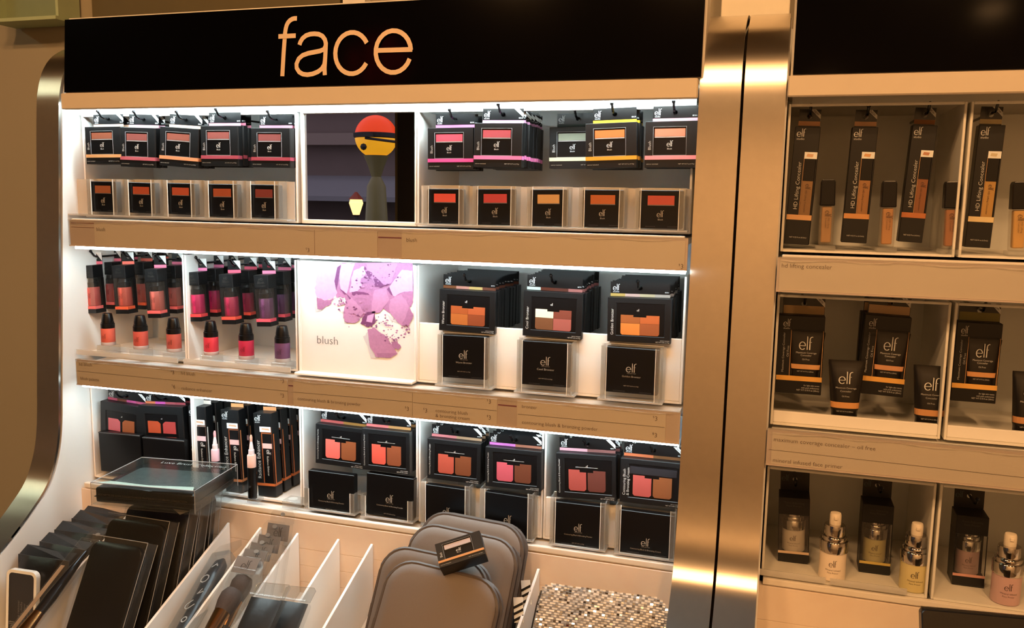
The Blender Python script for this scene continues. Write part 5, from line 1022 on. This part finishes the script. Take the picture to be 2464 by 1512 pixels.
# grey zip cases
FAB = M('taupe_neoprene', (108, 99, 93), .62, noise=.06, scale=900, bump=.06); PIPE = M('taupe_piping', (78, 70, 66), .5); ZIPM = M('zipper_grey', (74, 72, 72), .4, noise=.4, scale=900); SIDEF = M('cool_grey_gusset', (128, 130, 138), .5)
def zipcase(P, X, Z, w, L, d, label, tags):
    t = thing('zip_case', label, 'case', 'grey zip cases'); frame_mat(t, P, X, Z); r = .034
    o = rrect(-w/2, w/2, -L, 0, r, 7); o1 = rrect(-w/2+.003, w/2-.003, -L+.003, -.003, r-.003, 7)
    fm_ = MB(); n = len(o1); rings = [(o, .004), (o, .0005), (o1, -.0022), (rrect(-w/2+.012, w/2-.012, -L+.012, -.012, r-.012, 7), -.0042)]
    for R_, y in rings: fm_.v += [(a, y, b) for a, b in R_]
    for j in range(3): fm_.f += [(j*n+i, j*n+(i+1) % n, (j+1)*n+(i+1) % n, (j+1)*n+i) for i in range(n)]; fm_.mi += [0]*n
    fm_.f.append([3*n+i for i in range(n)]); fm_.mi.append(0); part('front_face', fm_, FAB, t, smooth=True)
    part('gusset', MB().prism(rrect(-w/2+.001, w/2-.001, -L+.001, -.001, r-.001, 7), .004, d-.004), SIDEF, t, smooth=True)
    part('back_face', MB().prism(o, d-.004, d), FAB, t, bev=.0015, smooth=True)
    loop = lambda R_, y: [(a, y, b) for a, b in R_]+[(R_[0][0], y, R_[0][1])]
    part('piping', MB().tube(loop(rrect(-w/2-.0008, w/2+.0008, -L-.0008, .0008, r, 7), .003), .0033, 6), PIPE, t, smooth=True); part('piping', MB().tube(loop(rrect(-w/2-.0008, w/2+.0008, -L-.0008, .0008, r, 7), d-.003), .0033, 6), PIPE, t, smooth=True)
    part('zipper', MB().tube(loop(rrect(-w/2+.0005, w/2-.0005, -L+.0005, -.0005, r, 7), d*.5), .0022, 6), ZIPM, t, smooth=True)
    part('zip_pull', MB().prism(rrect(-.003, .003, -.02, 0, .002, 3), 0, .002), PIPE, t).location = (-w/2-.0045, d*.35, -.075)
    for q in range(tags):
        g = part('hang_tag', MB().box(0, .013, -.0004, .0004, -.046, -.014), FLASH, t); g.location = ((w/2-.002, d*.75, -.055), (-w/2-.011, d*.8, -.085))[q]; g.rotation_euler = (0, (-.25, .2)[q], 0)
        m = MB()
        for j in range(3): m.add([(.0, -.0008, -.045+.008*j), (.013, -.0008, -.0395+.008*j), (.013, -.0008, -.0360+.008*j), (.0, -.0008, -.0415+.008*j)], [(0, 1, 2, 3)])
        part('tag_stripes', m, CART, g, kind='stuff')
    return t
for px, y, w, X_, ln, tg, lab in [((1142, 1252), -.030, .146, (1, 0, -.055), .38, 1, 'grey zip case standing rearmost and tallest of the four'), ((1122, 1284), -.062, .150, (1, 0, -.075), .42, 1, 'grey zip case second from the back with striped tag'), ((1052, 1338), -.108, .146, (1, 0, -.06), .46, 1, 'grey zip case third back under the small carton'), ((1074, 1376), -.146, .148, (1, 0, -.095), .52, 2, 'grey zip case in front with broad plain face')]:
    P = at(px, y); Z = Vector((.05, math.sin(ln), math.cos(ln))).normalized(); L = min(.235, (P.z-floor_z(y-.09)-.035)/Z.z)
    zipcase(P, X_, Z, w, L, .029, lab, tg)
# the carton left lying on the cases
Pn = Vector((.05, -.70, .72)).normalized(); P0 = at((1100, 1325), -.150)
A, B, Cc = onpl((1034, 1314), P0, Pn), onpl((1142, 1280), P0, Pn), onpl((1058, 1368), P0, Pn)
for o in (pb0,):
    o = copy_tree(pb0, skip=('hang_tab', 'tab_band')); X_ = (B-A).normalized(); Z = (A-Cc); Z = (Z-X_*Z.dot(X_)); hh = Z.length; o.rotation_euler = (0, 0, 0); o.scale = (1, 1, 1)
    frame_mat(o, Cc+(B-A)/2, X_, Z); o.scale = ((B-A).length/BW, 2.0, hh/BH)
    paint(o, {'powder_pan': M('shimmer_powder', (206, 196, 204), .25, .3), 'shade_band': C(196, 140, 84)}); tag(o, 'stray black blush carton with tan stripe lying on the grey zip cases', 'carton')
# sequin pouch
SQ = [M('sequin_silver', (168, 170, 174), .42, .55, noise=.05), M('sequin_pewter', (112, 110, 110), .5, .5, noise=.08), M('sequin_flash', (240, 240, 244), .10, 1, noise=.02)]  # the flash tone puts random glints into the sequin colour
P = at((1452, 1420), -.070); t = thing('sequin_pouch', 'silver sequin pouch standing in the bin beside the steel post', 'pouch', None); frame_mat(t, P, (1, 0, .02), (0, .55, .835)); w, L = .168, min(.16, (P.z-floor_z(P.y-.09)-.025)/.835)
bulge = lambda u, v: .012*(1-abs(2*u-1)**4)*(1-abs(2*v-1)**6)+.002*math.sin(u*17+v*5)
part('pouch_body', MB().prism(rrect(-w/2, w/2, -L, 0, .022, 6), .001, .020), M('grey_lining', (150, 146, 142), .5), t, bev=.004, seg=2, smooth=True)
sm = MB(); nu, nv = 46, 52
for j in range(nv):
    for i in range(nu):
        u, v = (i+.5)/nu, (j+.5)/nv; x, z = (u-.5)*w, -v*L
        dx, dz = max(0, abs(x)-(w/2-.02)), max(0, z+.02)
        if math.hypot(dx, dz) > .0195: continue
        q = .47*w/nu; zq = .36*L/nv; y = -bulge(u, v)-.0008; a, b = rr.gauss(0, .06), rr.gauss(0, .06); a += .09*math.cos(u*17+v*5)
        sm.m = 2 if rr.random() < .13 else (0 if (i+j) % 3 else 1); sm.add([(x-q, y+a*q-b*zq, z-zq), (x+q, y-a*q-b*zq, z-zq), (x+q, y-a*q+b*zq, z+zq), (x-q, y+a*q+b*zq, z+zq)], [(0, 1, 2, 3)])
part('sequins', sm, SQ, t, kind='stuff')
part('edge_cord', MB().tube([(-w/2+.004, -.006, -.012), (-w/2+.001, -.008, -.03), (-w/2-.001, -.008, -.06), (-w/2-.002, -.006, -L+.002)], .0011), CART, t)
# dark pouch in the bin of the unlit display
P = at((2350, 1478), -.115); t = thing('zip_pouch', 'flat black pouch at the lower right below the pink primer', 'pouch', None); frame_mat(t, P, (1, 0, .06), (0, .3, .954)); L = min(.2, (P.z-floor_z(P.y-.06)-.02)/.954)
part('pouch_body', MB().prism(rrect(-.055, .075, -L, 0, .005, 3), 0, .022), PLAS, t, bev=.002, smooth=True); part('zip_seam', MB().box(-.054, .074, .008, .014, -.001, .0015), M('dark_seam', (28, 26, 25), .3), t)
# ---------------------------------------------------------------- drop the patterns the copies were made from
for o in (pb0, pb1, hb, pbk, eb, cb, qb)+tuple(pz):
    for ch in list(o.children_recursive): bpy.data.objects.remove(ch)
    bpy.data.objects.remove(o)
for o in [o for o in S.objects if o.get('label') in ('carton', 'box', 'bottle') and o.parent is None]:
    for ch in list(o.children_recursive): bpy.data.objects.remove(ch)
    bpy.data.objects.remove(o)
